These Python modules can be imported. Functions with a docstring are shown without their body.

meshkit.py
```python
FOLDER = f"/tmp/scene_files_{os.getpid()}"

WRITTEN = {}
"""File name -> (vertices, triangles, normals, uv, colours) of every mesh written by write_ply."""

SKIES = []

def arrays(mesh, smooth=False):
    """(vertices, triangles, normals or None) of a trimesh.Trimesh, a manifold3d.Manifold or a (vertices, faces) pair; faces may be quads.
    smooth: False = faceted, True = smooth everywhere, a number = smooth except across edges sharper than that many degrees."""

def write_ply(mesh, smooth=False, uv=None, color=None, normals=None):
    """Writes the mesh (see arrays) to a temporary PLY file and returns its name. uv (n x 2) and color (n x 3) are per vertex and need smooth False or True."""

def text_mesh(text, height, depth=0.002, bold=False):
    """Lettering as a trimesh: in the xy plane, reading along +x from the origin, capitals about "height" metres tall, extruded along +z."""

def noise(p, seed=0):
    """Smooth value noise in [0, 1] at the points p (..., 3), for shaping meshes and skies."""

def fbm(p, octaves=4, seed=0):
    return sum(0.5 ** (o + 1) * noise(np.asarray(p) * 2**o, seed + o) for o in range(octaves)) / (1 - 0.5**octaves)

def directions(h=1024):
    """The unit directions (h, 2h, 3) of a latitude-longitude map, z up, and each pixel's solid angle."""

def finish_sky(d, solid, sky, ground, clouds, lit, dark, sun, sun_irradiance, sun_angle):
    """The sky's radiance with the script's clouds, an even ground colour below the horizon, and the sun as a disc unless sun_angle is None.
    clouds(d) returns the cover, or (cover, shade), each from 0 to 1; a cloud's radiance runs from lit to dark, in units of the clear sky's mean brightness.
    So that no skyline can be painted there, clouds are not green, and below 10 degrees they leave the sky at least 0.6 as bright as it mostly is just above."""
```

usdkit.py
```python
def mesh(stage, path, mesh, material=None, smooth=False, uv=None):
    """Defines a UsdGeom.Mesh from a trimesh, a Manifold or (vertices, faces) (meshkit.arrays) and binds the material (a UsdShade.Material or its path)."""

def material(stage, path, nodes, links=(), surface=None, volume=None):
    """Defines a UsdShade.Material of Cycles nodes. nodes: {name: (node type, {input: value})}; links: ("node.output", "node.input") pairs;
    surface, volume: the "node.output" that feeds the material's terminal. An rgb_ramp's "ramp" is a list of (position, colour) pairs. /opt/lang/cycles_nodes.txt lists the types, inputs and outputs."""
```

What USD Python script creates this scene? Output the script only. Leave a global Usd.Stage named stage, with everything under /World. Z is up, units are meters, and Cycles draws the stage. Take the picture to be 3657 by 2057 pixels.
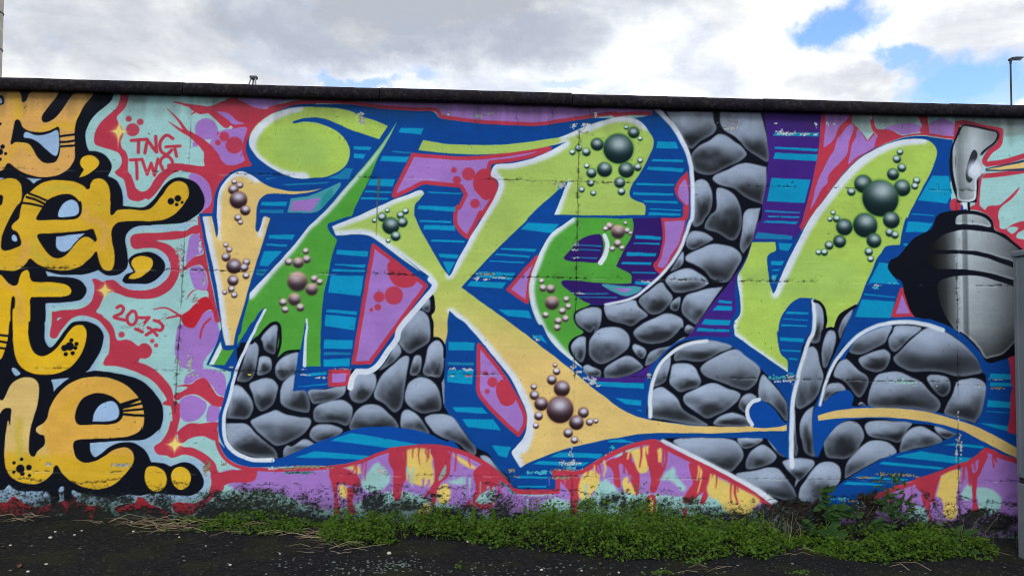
import math
import random
import numpy as np
import trimesh
import meshkit
import usdkit
from pxr import Gf, Sdf, Usd, UsdGeom, UsdLux, UsdShade, Vt
from shapely.geometry import LineString, MultiPoint, Polygon, Point
from shapely.ops import unary_union

stage = Usd.Stage.CreateInMemory()
UsdGeom.SetStageUpAxis(stage, UsdGeom.Tokens.z)
UsdGeom.SetStageMetersPerUnit(stage, 1.0)
UsdGeom.Xform.Define(stage, "/World")
UsdGeom.Scope.Define(stage, "/World/Looks")

# ------------------------------------------------------------------ camera: held at 1.52 m, 6.2 m from the wall, tilted a little
PW, PH, FPX = 3657, 2057, 2750.0
YAW, PITCH, ROLL = map(math.radians, (1.70426, 3.23914, 1.05262))
WALL_D, CAM_H = 6.2, 1.52
EXPOSURE = 0.42
_F = np.array([math.sin(YAW) * math.cos(PITCH), math.cos(YAW) * math.cos(PITCH), math.sin(PITCH)])
_R = np.array([math.cos(YAW), -math.sin(YAW), 0.0])
_U = np.cross(_R, _F)
CR, CU = math.cos(ROLL) * _R + math.sin(ROLL) * _U, -math.sin(ROLL) * _R + math.cos(ROLL) * _U
cam = UsdGeom.Camera.Define(stage, "/World/camera")
cam.CreateHorizontalApertureAttr(36.0)
cam.CreateVerticalApertureAttr(36.0 * 575 / 1024)
cam.CreateFocalLengthAttr(36.0 * FPX / PW)
cam.CreateClippingRangeAttr(Gf.Vec2f(0.05, 2000))
cam.CreateExposureAttr(EXPOSURE)
_m = Gf.Matrix4d(1)
for _i, _v in enumerate((CR, CU, -_F)):
    _m.SetRow(_i, Gf.Vec4d(*map(float, _v), 0))
_m.SetRow(3, Gf.Vec4d(0, 0, CAM_H, 1))
cam.AddTransformOp().Set(_m)

# ------------------------------------------------------------------ sky with broken cloud, veiled sun high behind the camera
SUN_AZ, SUN_EL = math.radians(205), math.radians(48)          # azimuth from +y towards +x
SUN = np.array([math.sin(SUN_AZ) * math.cos(SUN_EL), math.cos(SUN_AZ) * math.cos(SUN_EL), math.sin(SUN_EL)])
SKY_STRENGTH, SUN_INTENSITY, SUN_ANGLE = 0.10, 0.35, 16.0
CLOUD = 8.6


def ray(px):
    px = np.atleast_2d(np.asarray(px, float))
    return ((px[:, 0] - PW / 2) / FPX)[:, None] * CR - ((px[:, 1] - PH / 2) / FPX)[:, None] * CU + _F


def at_depth(px, y):
    d = ray(px)
    return d * (y / d[:, 1:2]) + [0, 0, CAM_H]


def pixel_to_wall(px):
    return at_depth(px, WALL_D)


def sky_dir(x, y):
    d = ray([[x * PW / 2576, y * PW / 2576]])[0]
    return tuple(d / np.linalg.norm(d))


def sky_material():
    n, l = {}, []

    def node(name, kind, links=None, **kw):
        n[name] = (kind, kw)
        for k, v in (links or {}).items():
            l.append((v, f"{name}.{k}"))
        return name
    node("tc", "texture_coordinate")
    node("sky", "sky_texture", sky_type="single_scattering", sun_disc=False, sun_elevation=SUN_EL, sun_rotation=SUN_AZ, aerosol_density=1.2)
    node("sx", "separate_xyz", {"vector": "tc.generated"})
    node("zz", "math", {"value1": "sx.z"}, math_type="maximum", value2=0.0)
    node("zb", "math", {"value1": "zz.value"}, math_type="add", value2=0.22)
    node("px", "math", {"value1": "sx.x", "value2": "zb.value"}, math_type="divide")
    node("py", "math", {"value1": "sx.y", "value2": "zb.value"}, math_type="divide")
    node("pv", "combine_xyz", {"x": "px.value", "y": "py.value", "z": "zz.value"})
    node("big", "noise_texture", {"vector": "pv.vector"}, scale=1.3, detail=7.0, roughness=0.56, distortion=0.25)
    node("fine", "noise_texture", {"vector": "pv.vector"}, scale=4.2, detail=8.0, roughness=0.6, distortion=0.3)
    node("warp", "noise_texture", {"vector": "tc.generated"}, scale=9.0, detail=6.0, roughness=0.62)
    # direction, warped by noise so that every cloud edge is ragged
    node("w1", "vector_math", {"vector1": "warp.color"}, math_type="subtract", vector2=(0.5, 0.5, 0.5))
    node("w2", "vector_math", {"vector1": "w1.vector"}, math_type="multiply", vector2=(0.16, 0.16, 0.10))
    node("wd", "vector_math", {"vector1": "tc.generated", "vector2": "w2.vector"}, math_type="add")

    def blobs(tag, lst):
        acc = None
        for i, (x, y, rx, ry, a) in enumerate(lst):
            d = sky_dir(x, y)
            node(f"{tag}s{i}", "vector_math", {"vector1": "wd.vector"}, math_type="subtract", vector2=d)
            node(f"{tag}m{i}", "vector_math", {"vector1": f"{tag}s{i}.vector"}, math_type="multiply", vector2=(1 / rx, 1 / rx, 1 / ry))
            node(f"{tag}l{i}", "vector_math", {"vector1": f"{tag}m{i}.vector"}, math_type="length")
            node(f"{tag}r{i}", "map_range", {"value": f"{tag}l{i}.value"}, range_type="smoothstep", from_min=0.85, from_max=0.35, to_min=0.0, to_max=a, clamp=True)
            if acc is None:
                acc = f"{tag}r{i}.result"
            else:
                node(f"{tag}a{i}", "math", {"value1": acc, "value2": f"{tag}r{i}.result"}, math_type="maximum")
                acc = f"{tag}a{i}.value"
        return acc
    blue = blobs('b', [(2100, 65, 0.075, 0.032, 1.0), (2270, 135, 0.055, 0.022, 0.9), (2430, 190, 0.09, 0.045, 1.0), (2350, 165, 0.06, 0.025, 0.9), (2520, 235, 0.09, 0.03, 0.8), (870, 195, 0.07, 0.014, 0.7), (1450, 205, 0.05, 0.012, 0.4), (1010, 180, 0.04, 0.012, 0.5)])
    grey = blobs('g', [(1050, 40, 0.30, 0.085, 1.0), (760, 60, 0.22, 0.07, 0.9), (1350, 90, 0.15, 0.055, 0.85), (1480, 10, 0.18, 0.05, 0.7), (200, 40, 0.34, 0.11, 0.62), (480, 120, 0.2, 0.06, 0.45), (1800, 30, 0.12, 0.03, 0.3), (2150, 215, 0.14, 0.025, 0.35), (2480, 60, 0.12, 0.03, 0.3)])
    # generic broken cloud elsewhere
    node("cov", "map_range", {"value": "big.fac"}, range_type="smoothstep", from_min=0.40, from_max=0.50, to_min=0.25, to_max=1.0, clamp=True)
    node("cv2", "math", {"value1": "cov.result"}, math_type="maximum", value2=0.92)
    node("cut", "math", {"value1": "cv2.value", "value2": blue}, math_type="subtract", use_clamp=True)
    node("shn", "map_range", {"value": "fine.fac"}, from_min=0.38, from_max=0.60, to_min=0.0, to_max=1.0, clamp=True)
    node("lit", "mix_color", {"fac": "shn.result"}, a=(CLOUD * 0.70, CLOUD * 0.73, CLOUD * 0.80), b=(CLOUD * 1.06, CLOUD * 1.07, CLOUD * 1.04))
    node("gm", "math", {"value1": "shn.result"}, math_type="multiply_add", value2=-0.35, value3=1.15)
    node("gg", "math", {"value1": "gm.value", "value2": grey}, math_type="multiply", use_clamp=True)
    node("cl", "mix_color", {"fac": "gg.value", "a": "lit.result"}, b=(CLOUD * 0.44, CLOUD * 0.47, CLOUD * 0.53))
    node("skb", "vector_math", {"vector1": "sky.color"}, math_type="multiply", vector2=(1.35, 1.6, 1.9))
    node("mx", "mix_color", {"fac": "cut.value", "a": "skb.vector", "b": "cl.result"})
    for t in ("lit", "cl", "mx"):
        n[t][1]["use_clamp"] = False
    node("bg", "background_shader", {"color": "mx.result"}, strength=SKY_STRENGTH)
    return usdkit.material(stage, "/World/Looks/sky_with_clouds", n, l, surface="bg.background")


dome = UsdLux.DomeLight.Define(stage, "/World/sky")
dome.CreateIntensityAttr(1.0)
UsdShade.MaterialBindingAPI.Apply(dome.GetPrim()).Bind(sky_material())
dome.GetPrim().SetCustomDataByKey("kind", "structure")
sun = UsdLux.DistantLight.Define(stage, "/World/sun")
sun.CreateIntensityAttr(SUN_INTENSITY)
sun.CreateAngleAttr(SUN_ANGLE)
sun.CreateNormalizeAttr(True)
sun.CreateColorAttr(Gf.Vec3f(1.0, 0.97, 0.92))
_x = np.cross([0, 0, 1.0], SUN)
_x /= np.linalg.norm(_x)
_y = np.cross(SUN, _x)
_s = Gf.Matrix4d(1)
for _i, _v in enumerate((_x, _y, SUN)):
    _s.SetRow(_i, Gf.Vec4d(*map(float, _v), 0))
sun.AddTransformOp().Set(_s)

# ------------------------------------------------------------------ helpers
USED = {}


def numbered(path):
    k = USED.get(path, 0)
    USED[path] = k + 1
    return path if k == 0 else f"{path}_{k:03d}"


def tag(p, label=None, cat=None, group=None, kind=None):
    p = p.GetPrim() if hasattr(p, "GetPrim") else p
    for k, v in (("label", label), ("category", cat), ("group", group), ("kind", kind)):
        if v:
            p.SetCustomDataByKey(k, v)
    return p


def thing(name, label, cat, loc=(0, 0, 0), rz=0.0, group=None):
    x = UsdGeom.Xform.Define(stage, numbered("/World/" + name))
    x.AddTranslateOp().Set(Gf.Vec3d(*map(float, loc)))
    if rz:
        x.AddRotateZOp().Set(math.degrees(rz))
    return tag(x, label, cat, group)


def obj(name, mesh, mat, parent=None, smooth=30, label=None):
    base = (str(parent.GetPath()) if parent is not None else "/World") + "/" + name
    m = usdkit.mesh(stage, numbered(base), mesh, mat, smooth=smooth)
    if label:
        m.GetPrim().SetCustomDataByKey("label", label)
    return m.GetPrim()


def mat(name, nodes, links=(), surface="p.BSDF"):
    return usdkit.material(stage, "/World/Looks/" + name, nodes, links, surface=surface)


def lin(c):
    c = np.asarray(c, float) / 255.0
    return np.where(c <= 0.04045, c / 12.92, ((c + 0.055) / 1.055) ** 2.4)


def box(x0, x1, y0, y1, z0, z1):
    b = trimesh.creation.box((x1 - x0, y1 - y0, z1 - z0))
    b.apply_translation(((x0 + x1) / 2, (y0 + y1) / 2, (z0 + z1) / 2))
    return b


def bevel_box(x0, x1, y0, y1, z0, z1, r=0.006):
    import manifold3d
    pts = [(a + s * r, b + t * r, c + u * r) for a, s in ((x0, 1), (x1, -1)) for b, t in ((y0, 1), (y1, -1)) for c, u in ((z0, 1), (z1, -1))]
    sp = manifold3d.Manifold.sphere(r, 8)
    return manifold3d.Manifold.batch_hull([sp.translate(p) for p in pts])


def tube(path, r0, r1, sides=6):
    path = np.asarray(path, float)
    n = len(path)
    t = np.gradient(path, axis=0)
    t /= np.maximum(np.linalg.norm(t, axis=1, keepdims=True), 1e-9)
    ref = np.array([0.31, 0.87, 0.38])
    a = np.cross(t, ref)
    a /= np.maximum(np.linalg.norm(a, axis=1, keepdims=True), 1e-9)
    b = np.cross(t, a)
    rad = np.linspace(r0, r1, n)[:, None, None]
    th = np.arange(sides) * 2 * math.pi / sides
    v = path[:, None] + rad * (a[:, None] * np.cos(th)[None, :, None] + b[:, None] * np.sin(th)[None, :, None])
    f = []
    for i in range(n - 1):
        for k in range(sides):
            p, q = i * sides + k, i * sides + (k + 1) % sides
            f += [(p, q, q + sides), (p, q + sides, p + sides)]
    v = np.vstack([v.reshape(-1, 3), path[:1], path[-1:]])
    c0, c1 = n * sides, n * sides + 1
    for k in range(sides):
        f += [(c0, (k + 1) % sides, k), (c1, (n - 1) * sides + k, (n - 1) * sides + (k + 1) % sides)]
    return trimesh.Trimesh(v, np.array(f), process=False)


def ground_z(x, y=None):
    return -0.034 - 0.0114 * np.clip(x, -9, 9)


def ground_at(px):
    d = ray(px)
    t = CAM_H / -d[:, 2]
    for _ in range(4):
        t = (CAM_H - ground_z(d[:, 0] * t)) / -d[:, 2]
    p = d * t[:, None]
    p[:, 2] = ground_z(p[:, 0])
    return p

MURAL = """
K panel
F m 3 |@L1 -400,-300c @S1 3000,-300c @S4 3000,1300c @L4 -400,1300c
F p 20 |@L1 950,500 1000,850 1150,900 1260,980 1250,1150 1380,1230 1480,1449 @L2 1300,100 1500,240 2000,350 2250,250 2150,380 1500,420 1500,700 1900,650 1960,820 1850,1000 1500,1090 1150,1000 1060,1180 800,1250 560,1300 540,1449 @L3 600,440 800,200 1000,110 1200,230 1230,400 1100,700 1500,760 1800,950 1920,1200 1880,1400 @L4 1500,180 1450,250 1600,390 1800,350 1950,500 1920,650 1700,760 1300,740 0,740 -100,600 @L1 -100,600
F l 4 |@L3 2060,190 2160,210 2200,240 2280,160 2340,60 2420,30 2480,60 2510,200 2525,330 2440,480 2340,620 2330,700 2150,700 2050,650 2010,480 2025,320
F l 3 |@L2 2190,460 2280,440 2330,550 2330,650 2250,690 2180,740 2150,780 2140,740 2155,600
F l 3 |@L2 2180,840 2260,800 2330,830 2370,900 2380,1070 2300,1080 2240,1060 2190,940
F l 4 |@L3 2140,780 2300,700 2576,760 2576,1010 2520,1000 2440,900 2380,830 2300,800 2200,860 2120,870
F l 4 |@L3 2060,1080 2120,1020 2200,1000 2290,1030 2370,1090 2360,1180 2300,1260 2220,1300 2130,1300 2080,1260
F l 4 |@L3 2410,1120 2520,1130 2500,1290 2380,1300
F r 2 |@L2 2270,230c 2300,240 2350,560 2400,850 2450,1100 2530,1449c 2480,1449 2440,1300 2400,1230 2390,1100 2330,1075 2250,1080 2190,1130 2140,1200 2170,1130 2240,1075 2370,1080 2390,1000 2370,880 2310,800 2230,800 2130,850 2070,885 2060,870 2130,800 2220,710 2340,660 2320,560 2290,420
F R 2 |@L2 2090,1370 2180,1310 2250,1230 2300,1180 2380,1160 2440,1250 2480,1400 @L3 2500,0 2460,60 2420,20 2350,50 2290,140 2220,230 2180,230 2110,190 2080,110
T r 12 28 1 |@L2 1765,1300 1900,1285 2000,1330 2080,1385
T r 14 28 1 |@L2 1780,1440 1900,1410 2070,1370
L r 25 2 |@L3 2300,340 2320,250 2360,180 2420,120
F r 2 |@L3 2000,915 2090,880 2200,870 2270,820 2340,800 2390,840 2440,920 2510,1010 2576,1030 2576,1120 2450,1120 2380,1070 2270,1000 2200,990 2120,1010 2040,1060 2000,1040 2000,1000 2090,960 2160,910 2080,900
F r 2 |@L3 2020,1449 2100,1370 2170,1325 2300,1325 2480,1310 2560,1320 @L4 2030,40 2010,170 1990,190 1940,170 1900,150 1830,150 1760,170 1700,210 1660,200 1650,130
F r 1 |@M1 370,75 450,60 540,90 640,160 830,190 1000,130 1400,100 1100,300 700,500 700,900 400,1010 240,1300 190,1390c 50,1395c 100,1345 150,1310 185,1120 110,1010 30,950 -150,905 -330,870 -330,830 -150,820 90,850 85,640 40,570 -20,510c 110,600 400,420 420,400 -20,225 -80,165 150,182 250,162
F m 3 |@M1 -80,45c 360,55 320,115 230,165 150,172 60,162 -80,150c
F m 3 |@M1 -40,300 70,255 170,245 230,280 300,340 425,412 330,432 270,445 250,390 240,520 150,560 90,570 -20,500 -60,400
F l 3 |@M1 490,75 700,60 1050,75 1000,110 900,150 830,180 740,188 660,170 590,135
F l 3 |@M1 220,225 360,235 430,290 480,335 555,357 500,372 430,370 340,310 260,260
F l 3 |@M1 100,590 190,540 260,460 330,430 420,420 585,408 545,560 530,700 560,785 480,830 400,842 340,830 290,780 250,700 190,640
F l 3 |@M1 -60,930 30,950 110,1010 170,1080 185,1120 150,1310 100,1345 0,1400 -100,1200
B red |@M1 232,465,30 325,510,55 440,610,98 252,580,33
F l 2 |@L1 2240,620 2270,540 2370,490 2470,540 2505,630 2460,720 2370,745 2280,710
F m 2 |@M1 90,555 170,548 150,592
F m 3 |@M1 -90,540 0,560 60,590 86,650 86,842 0,850 -120,840 -200,700
B lil |@L1 2245,790,33
T r 14 100 1.5 |@L1 2000,305 2200,352 2400,400 2600,560
T r 60 12 1.5 |@L1 2576,320 2450,365 2330,385 2200,445
T r 8 50 1.5 |@L1 1920,375 2040,500 2140,640 2200,690
T r 8 50 1.5 |@L1 1935,530 2060,620 2200,690
T r 60 120 1 |@L1 2180,670 2300,760 2400,860
F r 1 |@M1 -10,520 60,560 110,600 190,650 250,720 290,800 350,845 420,845 400,960 230,1080 100,960 120,900 90,800 85,640 40,570
F r 3 |@L1 1385,150c 1480,150c 1478,260 1450,350 1390,430 1345,485 1370,560 1400,600 1420,680 1390,760 1400,830 1450,880 1475,960 1470,1060 1480,1110 1510,1150 1540,1230 1560,1290 1610,1330 1670,1330 1720,1290 1760,1220 1820,1140 1900,1080 1990,1030 2100,1020 2250,1035 2400,1060 2500,1150 2450,1300 2440,1449 2420,1290 2340,1160 2250,1100 2150,1085 2050,1100 1970,1140 1900,1200 1840,1290 1760,1390 1700,1430 @L2 1680,30 1600,60 1530,55 1480,30 1465,0 @L1 1465,1400 1450,1290 1420,1200 1350,1150 1320,1110 1370,1060 1400,990 1370,900 1290,860 1180,830 1100,800 1080,760 1090,670 1130,580 1200,500 1280,430 1340,370 1375,280
F r 3 |@L2 1500,480 1530,445 1620,430 1800,425 2000,405 2130,400 2200,360 2290,340 2290,430 2200,440 2120,480 1980,505 1800,515 1900,545 1990,600 2050,680 2065,770 2060,880 2030,970 1970,1060 1880,1130 1760,1175 1640,1185 1500,1170 1400,1140 1290,1090 1220,1020 1200,980 1300,965 1340,990 1400,1040 1500,1080 1640,1085 1770,1060 1870,1000 1940,920 1960,820 1940,730 1880,650 1790,605 1650,600 1560,610 1520,590 1500,540
F r 3 |@L2 1055,960c 1090,950 1180,985 1300,1000 1300,1090 1210,1120 1180,1180 1140,1270 1105,1330 1180,1370 @L3 1180,90 1250,150 1310,240 1350,370 1450,362 1520,380 1592,437 1630,410 1680,405 1730,440 1750,490 1730,550 1680,580 1610,582 1600,620 1680,650 1780,710 1860,780 1930,860 1970,920 1990,990 2000,1060 2060,1100 2065,1190 2070,1250 2050,1350 2030,1449 @L4 1650,90 1640,160 1690,240 1760,250 1830,270 1930,330 2000,400 2030,480 2081,490c 2081,640c 2000,700 1930,760 1850,800 1750,830 1680,820 1700,770 1800,770 1900,720 1960,640 1975,560 1950,480 1890,400 1800,340 1700,320 1600,350 1550,330 1460,310 1430,250 1500,190 1560,100 1590,0 @L3 1980,1300 1975,1180 1960,1125 1930,1120 1870,1105 1880,1080 1915,1060 1900,1010 1850,940 1780,860 1700,800 1600,750 1500,710 1400,680 1300,665 1210,660 1185,640 1200,590 1250,520 1260,420 1255,320 1220,240 1160,170 1080,115 980,90 900,90 830,120 770,170 720,230 680,290 650,340 610,350 575,330 575,260 595,150 600,40 @L2 625,1330 700,1315 900,1300 980,1272 1035,1230 1072,1160 1085,1050
P m 2 |@L3 655,115 712,103 660,147
B red |@L3 1398,305,34 1750,378,24 1795,428,23
B red |@L1 1480,500,35 1612,535,38
B red |@L1 1525,625,76
K signature
L r 38 1 |@L1 1510,747 1600,738 1690,735c
L r 38 1 |@L1 1592,745 1588,890
L r 38 1 |@L1 1665,890c 1692,745c 1800,882c 1788,700c
L r 38 1 |@L1 1985,725 1920,690 1868,725 1838,800 1858,880 1920,905 1975,860
L r 34 1 |@L1 1905,822 2070,812
L r 36 1 |@L1 2010,830 2030,930
L r 36 1 |@L1 1500,970 1620,966
L r 36 1 |@L1 1568,970 1575,1190
L r 36 1 |@L1 1635,965c 1690,1140c 1738,1010c 1775,1150c 1815,960c
L r 36 1 |@L1 1870,1080 1842,1000 1880,935 1935,935 1975,980 1985,1030
K signature2
L r 36 1 |@L2 1342,1285 1382,1262 1420,1290 1395,1345 1310,1388 @L3 1320,110 1440,140
L r 36 1 |@L3 1515,32 1462,100 1480,178 1530,190 1572,115 1548,40 1515,32
L r 36 1 |@L3 1600,112c 1715,108c 1595,240c
L r 36 1 |@L3 1558,240 1640,275
L r 36 1 |@L3 1772,142 1825,160 1872,212 1850,255 1790,245 1735,278 1682,308
L r 34 1 |@L3 1702,226 1755,258 1806,318
K panel
F R 4 |@L4 -100,780 60,760 130,705 200,760 280,790 360,810 420,790 480,780 560,760 600,740 680,700 720,760 830,790 940,800 930,860 870,960 750,930 650,900 600,870 350,900 250,920 100,920 -100,930
F R 4 |@L4 1060,820 1150,780 1250,770 1290,710 1340,730 1400,780 1500,820 1580,860 1560,900 1450,900 1400,870 1200,850 1100,860
F R 4 |@L4 1600,780 1680,760 1750,800 1850,800 1800,870 1700,880 1620,850
K shade
F k 1 |@L1 -300,100c 1312,150c 1305,220 1285,280 1230,340 1160,395 1080,470 1020,560 990,640 985,720 1000,810 1025,870c 1110,875 1200,910 1265,980 1285,1040 1270,1100 1240,1155c 1330,1200 1380,1270 1405,1340 1415,1449 @L2 1415,110c 1480,120 1640,130 1690,110 1740,70 1800,0 @L1 1830,1340 1890,1260 1960,1200 2050,1170 2130,1180 2230,1220 2300,1290 2345,1380 2355,1449 @L2 2355,60 2340,130 2300,190 2220,250 2130,300 2030,320 1900,325 1700,340 1570,350 1500,385 1455,440 1440,520 1455,600 1470,700 1465,800 1440,850 1390,890 1320,915 1250,915 1190,895 1130,850c 1080,870 1000,895 850,908 650,900 525,860c 545,920c 700,930 850,945 920,970 970,1020 995,1080 975,1140 930,1190 850,1210 700,1225 525,1230c 520,1449 @L3 515,150 512,260 520,370 550,430 580,450 615,430 680,350 740,260 800,190 850,160 930,148 1030,160 1110,200 1170,260 1190,320 1185,390 1160,480 1110,570 1060,650 1020,710 980,735c 1100,720 1250,735 1400,760 1550,800 1650,850 1720,910 1790,990 1840,1060 1870,1130 1880,1200 1875,1290 1850,1370 1810,1449 @L4 1490,80 1400,150 1330,180 1200,190 1050,195 835,212c 840,290 870,335 890,340 940,310 1000,260 1080,220 1160,205 1240,210 1310,245 1370,310 1405,385c 1450,390 1520,400 1585,430c 1620,415 1680,392 1740,392 1810,425 1860,480 1890,540 1895,590 1870,640 1820,680 1750,700 1690,700 1560,690 1450,680 1350,690 1300,700 1200,690 1050,720 900,710 750,680 670,650 665,740 600,750 590,650 560,640 550,740 470,800 460,680 390,660 300,660 200,660 120,630 85,600 40,640 -60,660 @L4 -300,660c
F k 1 |@L2 1475,740 1530,680 1620,650 1720,645 1810,680 1870,730 1900,800 1880,870 1830,930 1750,990 1670,1010 1500,1005 1430,1000 1405,975 1450,900 1530,870 1500,820
F p 1 |@L1 190,1135c 320,1180 485,1190c 430,1212 390,1244c 330,1195 260,1160
F p 1 |@L1 -40,1178 30,1178 50,1182 -40,1205
F p 1 |@L3 135,692 165,688 235,755 180,775
F p 1 |@L3 585,822c 800,800c 720,860 650,920 620,962c 610,890
F p 1 |@L4 552,630 590,615 585,700 560,718
K word1
F o 1 #w1 |@L1 -300,150c 100,150 225,190 245,240 250,300 265,312 300,290 330,220 370,180c 683,180c 660,230 600,310 530,400 490,460 482,510 500,540 550,540 620,500 690,430 760,330 820,240 885,180c 1085,190c 1050,250 980,330 930,420 890,500 865,590 858,680 860,830 860,940 840,1000 800,1060 720,1120 640,1155 520,1168 400,1160 300,1130 200,1080 150,1040 110,1012 80,1020 30,1090 -300,1120c
X w1
L Y 60 34 |@L1 180,250 200,330 230,420 190,480
L Y 50 34 |@L1 900,470 860,600 700,570 450,640
L Y 40 34 |@L1 20,1040 250,760 380,880
X -
F k 1 |@L1 180,520 210,510 235,530 260,590 330,640 450,655 560,640 640,605 670,592 685,610 690,700 695,800 680,920 640,990 580,1008 500,1000 430,940 380,850 330,790 250,770 170,770 135,795 122,780 130,730 150,640
F e 1 |@L1 290,655 420,690 560,670 650,630 668,640 680,700 680,830 650,925 620,920 530,850 440,770 370,730 275,712
L k 26 1 |@L1 690,704 780,690 862,683
L k 26 1 |@L1 690,768 780,765 862,750
L k 26 1 |@L1 695,818 780,815 870,808
F k 1 |@L1 -60,220 0,225 30,230 50,270 45,330 0,345 -60,345
F e 1 |@L1 -40,262 10,262 22,280 20,320 -40,320
F k 1 |@L1 -40,540 20,550 0,580 -40,600
K paw1
B blk |@L1 30,820,26 0,880,36 65,900,18 0,965,20
K word1
F Y 1 |@L1 920,1000 940,950 1000,920 1070,925 1120,960 1140,1000 1120,1050 1050,1110 980,1150 908,1172c 940,1120 960,1080 935,1050
K word2
F y 1 #w2 |@L1 -300,1230c 40,1195 100,1183 180,1195 235,1240 250,1310 240,1449 @L2 190,120 120,240 60,370 20,470 10,560 20,610 60,630 180,600 235,570 245,530 220,450 190,410 145,385 135,350 150,320 215,260 235,160 260,80 285,0 @L1 345,1340 400,1290 480,1240 580,1210 700,1205 880,1230 960,1270 1000,1310 1030,1300 1040,1250 1070,1200 1130,1185 1180,1195 1230,1240 1265,1330 1268,1449 @L2 1270,60 1265,190 1275,220 1300,215 1340,170 1400,155 1500,155 1640,165 1720,150 1780,100 1840,20 @L1 1870,1370 1930,1280 2000,1225 2070,1215 2130,1240 2165,1300 2165,1400 @L2 2150,40 2080,140 1980,230 1880,275 1750,290 1550,288 1430,292 1350,310 1300,360 1280,420 1285,500 1305,600 1315,700 1305,800 1280,850 1240,862 1190,840 1150,780 1125,700 1110,640 1095,640 1060,690 1000,750 920,810 830,845 720,855 620,850 520,825 430,780 375,735 350,720 330,730 300,775 230,835 150,860 50,855 -300,830c
X w2
L h 60 34 |@L1 480,1340 620,1290 800,1300 900,1370
L h 50 34 |@L2 400,500 380,640 560,760
L o 60 34 |@L2 1000,150 980,250 1200,330 1180,600
L h 40 34 |@L2 1130,100 1120,180
L o 60 34 |@L2 300,540 300,650 250,740
X -
F k 1 |@L2 415,265 450,190 500,110 560,40 650,0 @L1 700,1370 800,1365 870,1400 920,1449 @L2 930,60 945,130 930,210 880,260 800,275 600,275 440,280
F e 1 |@L2 672,240 680,170 720,100 770,60 830,45 880,70 905,120 905,190 870,225 800,240
L k 26 1 |@L1 330,1355 550,1442
L k 28 1 |@L1 305,1400 @L2 400,40 515,92
L k 26 1 |@L2 255,80 360,92 490,122
F k 1 |@L2 425,455 440,440 600,430 850,410 1000,395 1050,380 1075,385 1095,440 1110,510 1090,530 1075,515 1030,480 980,470 920,500 860,560 800,630 740,690 680,715 620,710 560,670 500,600 450,520
F e 1 |@L2 645,470c 800,450 980,432c 920,480 860,540 800,610 740,640 690,630 650,590 640,530
F e 1 |@L2 150,450 175,455 200,500 195,520 150,515 135,480
F k 1 |@L2 -60,-10 30,0 35,50 20,100 -60,120
F Y 1 |@L2 1510,760 1540,715 1610,690 1680,695 1740,720 1760,770 1740,830 1680,890 1600,940 1520,955 1473,947c 1500,910 1550,880 1540,840 1515,800
K paw2
B blk |@L2 1965,62,38 2045,30,38 2095,75,17 2032,100,21
K word3
F z 1 #w3 |@L2 -300,900c 0,905 50,950 100,1005 150,1030 190,1025 210,990 225,930 260,870 310,850 335,880 345,940 370,980 450,990 600,995 730,1010 800,1050 820,1090 805,1130 740,1155 600,1160 400,1160 360,1165 345,1200 345,1300 340,1449 @L3 330,150 325,300 345,420 390,510 440,545 500,550 560,530 640,470 720,370 790,270 850,210 900,195 950,200 985,240 995,300 985,390 950,490 900,580 830,660 740,720 640,755 520,765 400,755 300,720 220,650 180,570 155,430 145,200 150,0 @L2 160,1300 170,1170 150,1150 135,1170 120,1300 118,1449 @L3 112,150 95,295 80,400 50,500 0,590 -300,600c
X w3
L h 50 34 |@L2 420,1080 600,1070 740,1090
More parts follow.
